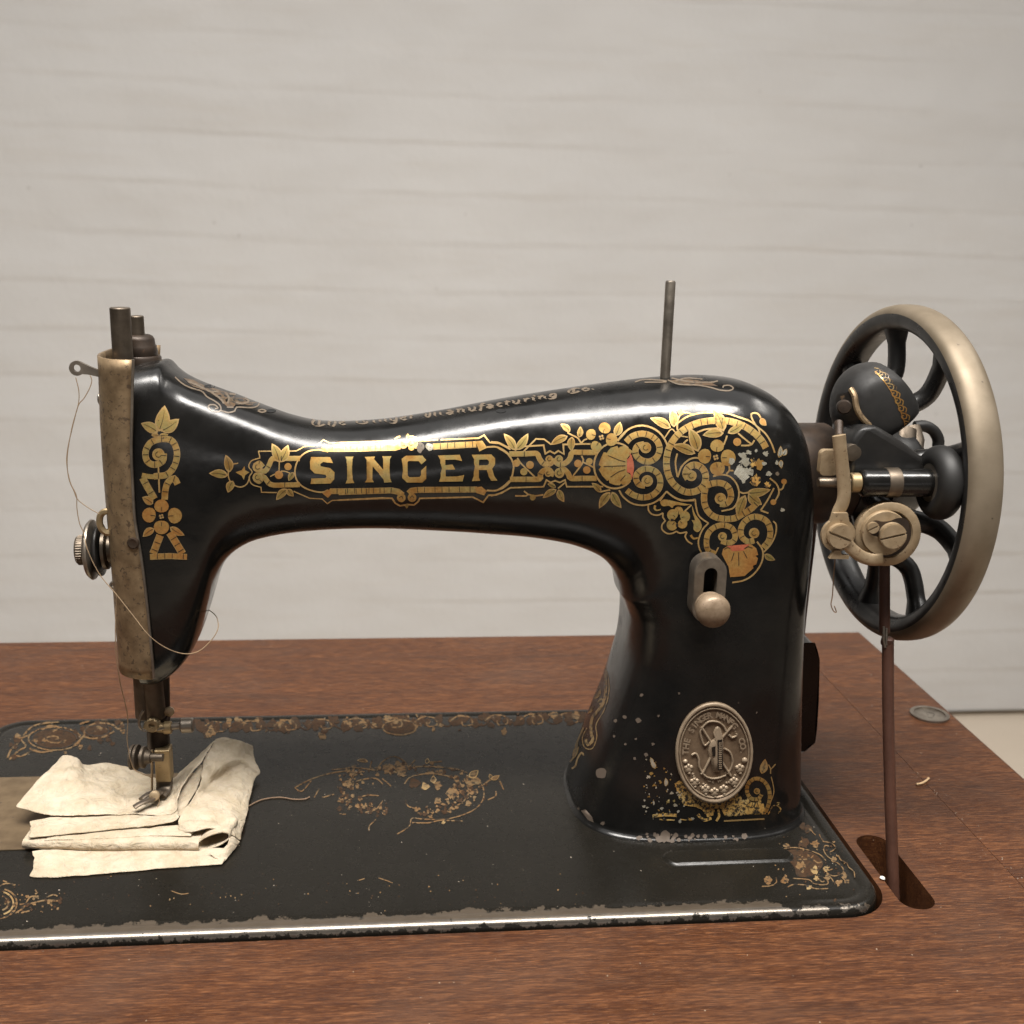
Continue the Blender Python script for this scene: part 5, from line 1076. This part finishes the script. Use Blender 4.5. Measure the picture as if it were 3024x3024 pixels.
sheet('cloth_layer', [[(M2, 600, 1532, 4.9), (M2, 1150, 1517, 5.1), (M2, 1932, 1478, 5.2), (M3, 300, 1312, 5.3), (M3, 760, 1318, 5.6)], [(M2, 640, 1480, 5.3), (M2, 1150, 1440, 5.6), (M2, 1932, 1400, 5.7), (M3, 300, 1255, 5.9), (M3, 800, 1240, 6.6)], [(M2, 660, 1440, 5.2), (M2, 1150, 1400, 5.2), (M2, 1932, 1350, 5.3), (M3, 300, 1200, 5.6), (M3, 820, 1170, 6.6)]], amp=.3, seed=6)
sheet('cloth_layer', [[(M2, 385, 1495, 6.0), (M2, 900, 1445, 6.4), (M2, 1500, 1385, 6.5), (M2, 1932, 1342, 6.6), (M3, 270, 1190, 6.8), (M3, 530, 1142, 7.2), (M3, 612, 1090, 8.4)], [(M2, 410, 1380, 7.0), (M2, 900, 1330, 7.3), (M2, 1500, 1290, 7.2), (M2, 1932, 1260, 7.2), (M3, 250, 1120, 7.4), (M3, 490, 1095, 7.6), (M3, 600, 1040, 8.6)], [(M2, 395, 1270, 6.8), (M2, 900, 1180, 6.6), (M2, 1500, 1130, 6.0), (M2, 1932, 1090, 5.6), (M3, 250, 1010, 5.4), (M3, 480, 980, 5.6), (M3, 560, 940, 6.4)]], amp=.34, seed=5)
# loop at the right end of the fold, open towards the front
lp = PZ(*M3([(1020, 1375)])[0], 4.3); b = B(); n = 40; m_ = 14
for i in range(m_):
    t = i/(m_-1)
    for k in range(n):
        a = 2*pi*k/n; rx, rz = 5.7*(1-.12*t), 2.75*(1-.12*t); kk = .35*nz(k*.35, t*3, 7)
        b.v.append((lp.x+rx*cos(a)+.9*rz*sin(a)*.4+t*2.4+kk, lp.y+t*11+1.2*cos(a), max(1.0, lp.z+(rz+kk)*sin(a)+.9*cos(a)+t*.4)))
b.f = [(i*n+k, i*n+(k+1) % n, (i+1)*n+(k+1) % n, (i+1)*n+k) for i in range(m_-1) for k in range(n)]; b.mi = [0]*len(b.f)
lo = b.out('cloth_loop', M['cloth'], cl, angle=0); s = lo.modifiers.new('thickness', 'SOLIDIFY'); s.thickness = .8*MM; s = lo.modifiers.new('smooth', 'SUBSURF'); s.levels = s.render_levels = 1
sheet('cloth_corner', [[(M3, 1225, 1300, 5.2), (M3, 1290, 1330, 3.6), (M3, 1348, 1385, 1.0)], [(M3, 1190, 1420, 3.8), (M3, 1240, 1440, 2.8), (M3, 1290, 1465, .8)], [(M3, 1080, 1500, 2.8), (M3, 1150, 1540, 2.0), (M3, 1200, 1575, .7)], [(M3, 950, 1520, 2.6), (M3, 1050, 1580, 1.6), (M3, 1140, 1640, .6)]], amp=.3, seed=40, sub=6)
# right-hand panel rising to the crest
sheet('cloth_flap', [[(M3, 1055, 142, 16), (M3, 1160, 118, 16.2), (M3, 1320, 150, 14.6), (M3, 1440, 183, 11.5), (M3, 1506, 210, 8)],
 [(M3, 960, 300, 14.5), (M3, 1100, 290, 13.6), (M3, 1280, 320, 11.4), (M3, 1420, 372, 7.0), (M3, 1532, 400, 5)],
 [(M3, 903, 430, 13), (M3, 1030, 520, 12.4), (M3, 1180, 440, 11.2), (M3, 1370, 400, 8.8), (M3, 1600, 540, 2.6)],
 [(M3, 862, 695, 10.6), (M3, 980, 690, 7.6), (M3, 1160, 590, 6.2), (M3, 1370, 520, 5.6), (M3, 1537, 605, 2.3)],
 [(M3, 742, 900, 9.6), (M3, 880, 860, 8.2), (M3, 1080, 840, 7.2), (M3, 1300, 820, 5.4), (M3, 1484, 810, 1.6)],
 [(M3, 612, 1090, 8.4), (M3, 790, 1075, 7.8), (M3, 1000, 1060, 7.4), (M3, 1250, 1050, 5.6), (M3, 1434, 1060, 1.5)],
 [(M3, 600, 1190, 7.0), (M3, 780, 1180, 7.6), (M3, 1000, 1175, 8.0), (M3, 1230, 1190, 6.4), (M3, 1392, 1210, 1.4)],
 [(M3, 640, 1290, 5.6), (M3, 800, 1260, 7.2), (M3, 1000, 1222, 7.8), (M3, 1220, 1280, 6.0), (M3, 1350, 1375, 1.2)]], amp=1.0, seed=12, sub=7)
# top leaf: held by the foot, its right end lifted into the crest
F_r = [(M2, 203, 1072, 8.4), (M2, 520, 1160, 8.0), (M2, 900, 1196, 8.0), (M2, 1300, 1184, 7.8), (M2, 1650, 1180, 7.4), (M3, 0, 1046, 7.2), (M3, 200, 1060, 7.2), (M3, 420, 1062, 7.4), (M3, 575, 1010, 8.6), (M3, 592, 850, 10.4), (M3, 690, 640, 12.6), (M3, 895, 405, 15)]
M_r = [(M2, 480, 745, 10.5), (M2, 720, 800, 11.2), (M2, 1010, 850, 10.8), (M2, 1330, 920, 9.0), (M2, 1640, 960, 7.0), (M3, 0, 830, 6.4), (M3, 190, 860, 6.4), (M3, 400, 890, 6.6), (M3, 520, 810, 8.2), (M3, 630, 650, 10.2), (M3, 780, 490, 12.8), (M3, 960, 290, 15.4)]
N_r = [(M2, 690, 545, 11.0), (M2, 850, 560, 12.2), (M2, 1040, 600, 11.6), (M2, 1250, 680, 8.4), (M2, 1550, 720, 7.2), (M3, 0, 640, 6.6), (M3, 220, 720, 6.4), (M3, 420, 760, 6.4), (M3, 560, 670, 7.6), (M3, 680, 530, 9.6), (M3, 820, 400, 12.0), (M3, 1010, 210, 15.8)]
R_r = [(M2, 850, 385, 11.5), (M2, 940, 375, 13.0), (M2, 1070, 425, 11.5), (M2, 1150, 500, 7.6), (M2, 1450, 472, 6.8), (M3, 0, 480, 6.6), (M3, 260, 590, 6.2), (M3, 480, 650, 6.0), (M3, 620, 540, 7.0), (M3, 750, 425, 9.0), (M3, 880, 310, 11.8), (M3, 1052, 148, 16)]
sheet('cloth_top', [F_r, M_r, N_r, R_r], amp=1.0, seed=20, sub=8)
sheet('cloth_tuck', [[(M3, 590, 1030, 6.4), (M3, 605, 1070, 6.4), (M3, 640, 1080, 6.8)], [(M3, 600, 870, 7.4), (M3, 660, 880, 6.8), (M3, 740, 885, 7.4)], [(M3, 690, 690, 9.4), (M3, 760, 700, 8.6), (M3, 850, 690, 8.8)], [(M3, 870, 440, 12.6), (M3, 890, 445, 12.2), (M3, 905, 450, 11.6)]], amp=.2, seed=31, sub=6)

def thread(name, pts, r, mat, label, parent=None):
    b = B(); b.tube(catmull(pts, 1.0), r, 6); o = b.out(name, M[mat], parent)
    if label: tag(o, label, 'thread')
    return o
GV = V(*G_); KV = V(150, 1450, .41408)
pts = [P(x, y, 64) for x, y in GV([(178, 640), (200, 740), (195, 835), (150, 1000), (118, 1200), (126, 1350), (165, 1450), (192, 1510), (270, 1570), (345, 1612)])]
th = thread('sewing_thread', pts, .17, 'thread', 'thin pale thread looping from the take-up lever past the face plate')
pts = [P(x, y, yy) for (x, y), yy in zip(GV([(280, 625), (293, 660), (275, 720), (235, 790), (198, 835), (165, 950), (122, 1140), (114, 1260), (140, 1390), (182, 1480), (186, 1570), (205, 1680)])+KV([(235, 300), (262, 420), (345, 590), (465, 735), (580, 880), (700, 1030), (820, 1118), (945, 1160), (1050, 1145), (1140, 1070), (1190, 990), (1190, 920), (1168, 880), (1130, 850)]), [64]*12+[64, 62, 62, 61, 60, 59, 61, 64, 66, 68, 70, 76, 86, 96])]
b = B(); b.tube(catmull(pts, 1.0), .18, 6); b.out('thread_strand', M['thread'], th)
pts = [P(x, y, yy) for x, y, yy in [(344, 1757, 62), (341, 1890, 62), (352, 2000, 64), (376, 2110, 70), (376, 2190, 72), (392, 2265, 74), (420, 2285, 76), (448, 2300, 80), (449, 2345, 82), (440, 2375, 78), (452, 2395, 74), (470, 2370, 76), (462, 2335, 78)]]
b = B(); b.tube(catmull(pts, 1.0), .2, 6); b.out('thread_strand', M['thread'], th)
thread('winder_thread', [P(x, y, 38) for x, y in [(2466, 1652), (2462, 1700), (2458, 1760), (2454, 1785), (2462, 1805), (2470, 1808), (2464, 1790)]], .22, 'thread_dark', 'short dark thread hanging below the bobbin winder clip')
thread('stray_thread', [PZ(x, y, .35) for x, y in V(700, 2150, .46584)([(70, 496), (130, 465), (190, 447), (280, 440), (360, 452), (430, 450), (460, 436)])], .3, 'thread_dark', 'stray thread on the black bed trailing from the cloth')

# leather drive belt, parted and held by a wire staple
belt = empty('drive_belt', (382, 28, -3), 'worn brown leather drive belt hanging from handwheel into table slot', 'belt')
b = B(); lo_ = [P(2622, 1888, 45), P(2623, 2100, 40), P(2629, 2350, 33), P(2634, 2500, 28.6)]; lo_.append(lo_[-1]+(lo_[-1]-lo_[-2])*3.2)
b.tube(catmull(lo_, 2), 2.25, 14); b.lathe(lo_[0]+Vector((-.2, 0, -2.2)), (0.05, -.05, 1), [(2.3, 0), (2.5, 1.0), (2.4, 2.6), (1.8, 3.0)], 16); b.out('lower_strap', M['leather'], belt)
b = B(); up = [P(2612, 1868, 46), P(2612, 1800, 48), P(2612, 1690, 52), P(2612, 1600, 58), P(2612, 1500, 66)]; b.tube(catmull(up, 2), 2.1, 14); b.out('upper_strap', M['leather'], belt)
b = B(); b.tube([P(2610, 1850, 44), P(2610, 1870, 43.4), P(2609, 1890, 43.2), P(2614, 1912, 43)], .5, 8); b.tube([P(2618, 1855, 44), P(2617, 1880, 43.4), P(2618, 1905, 43)], .5, 8); b.out('wire_staple', M['steel'], belt)
b = B(); re_ = [P(2402, 1440, 118), P(2398, 1560, 119), P(2380, 1720, 121), P(2366, 1850, 123), P(2352, 2000, 125)]; b.tube(catmull(re_, 2), 2.0, 12); b.out('rear_strap', M['leather'], belt)

# splinter and loose dust
sp = [PZ(x, y, TZ+.5) for x, y in [(2706, 2316), (2722, 2313), (2737, 2304), (2742, 2298)]]; b = B(); b.tube(catmull(sp, .6), [.35]+[.55]*40 if False else .5, 6)
tag(b.out('wood_splinter', plain('pale_splinter', (.52, .36, .20), .7)), 'tiny pale curved splinter on the table right of the belt', 'splinter')
sp = PZ(2606, 2593, TZ+.6); b = B(); b.lathe(sp, (.3, .2, 1), [(.3, -.5), (1.1, -.2), (.9, .4), (.3, .7)], 8)
tag(b.out('plaster_crumb', plain('white_crumb', (.75, .73, .68), .8)), 'white crumb at the edge of the belt slot', 'crumb')
random.seed(4); b = B()
def grit(n, f, smin, smax):
    for i in range(n):
        p = f(); r = random.uniform(smin, smax)*random.random()**1.2+.05; a = random.uniform(0, pi)
        q = [Vector((r*cos(a+k*pi/2)*(1.3 if k % 2 else .8), r*sin(a+k*pi/2)*(1.3 if k % 2 else .8), 0)) for k in range(4)]
        b.add([p+x for x in q]+[p+Vector((0, 0, r*.8))], [(0, 1, 4), (1, 2, 4), (2, 3, 4), (3, 0, 4)])
def onb():
    while True:
        x, y = random.uniform(0, 365), random.uniform(8, 176)
        if not (250 < x < 362 and y > 44) and not (35 < x < 133 and 36 < y < 128): return Vector((x, y, .05 if not (x < 119 and 57 < y < 118) else .36))
def ont():
    while True:
        x, y = random.uniform(-60, 470), random.uniform(-75, 285)
        if not (-2 < x < 374 and -2 < y < 181) and not (376 < x < 392 and 1 < y < 56): return Vector((x, y, TZ-.12))
grit(260, onb, .06, .34); grit(220, ont, .06, .36)
for i in range(120):
    p = Vector((random.gauss(428, 3.5), random.uniform(-40, 120), TZ-.12)); 
    r = random.uniform(.08, .3); b.add([p+Vector((r, 0, 0)), p+Vector((0, r, 0)), p+Vector((-r, 0, 0)), p+Vector((0, -r, 0)), p+Vector((0, 0, r))], [(0, 1, 4), (1, 2, 4), (2, 3, 4), (3, 0, 4)])
tag(b.out('dust', plain('pale_dust', (.36, .31, .25), .9), smooth=False), 'specks of pale dust scattered over bed and table', kind='stuff')
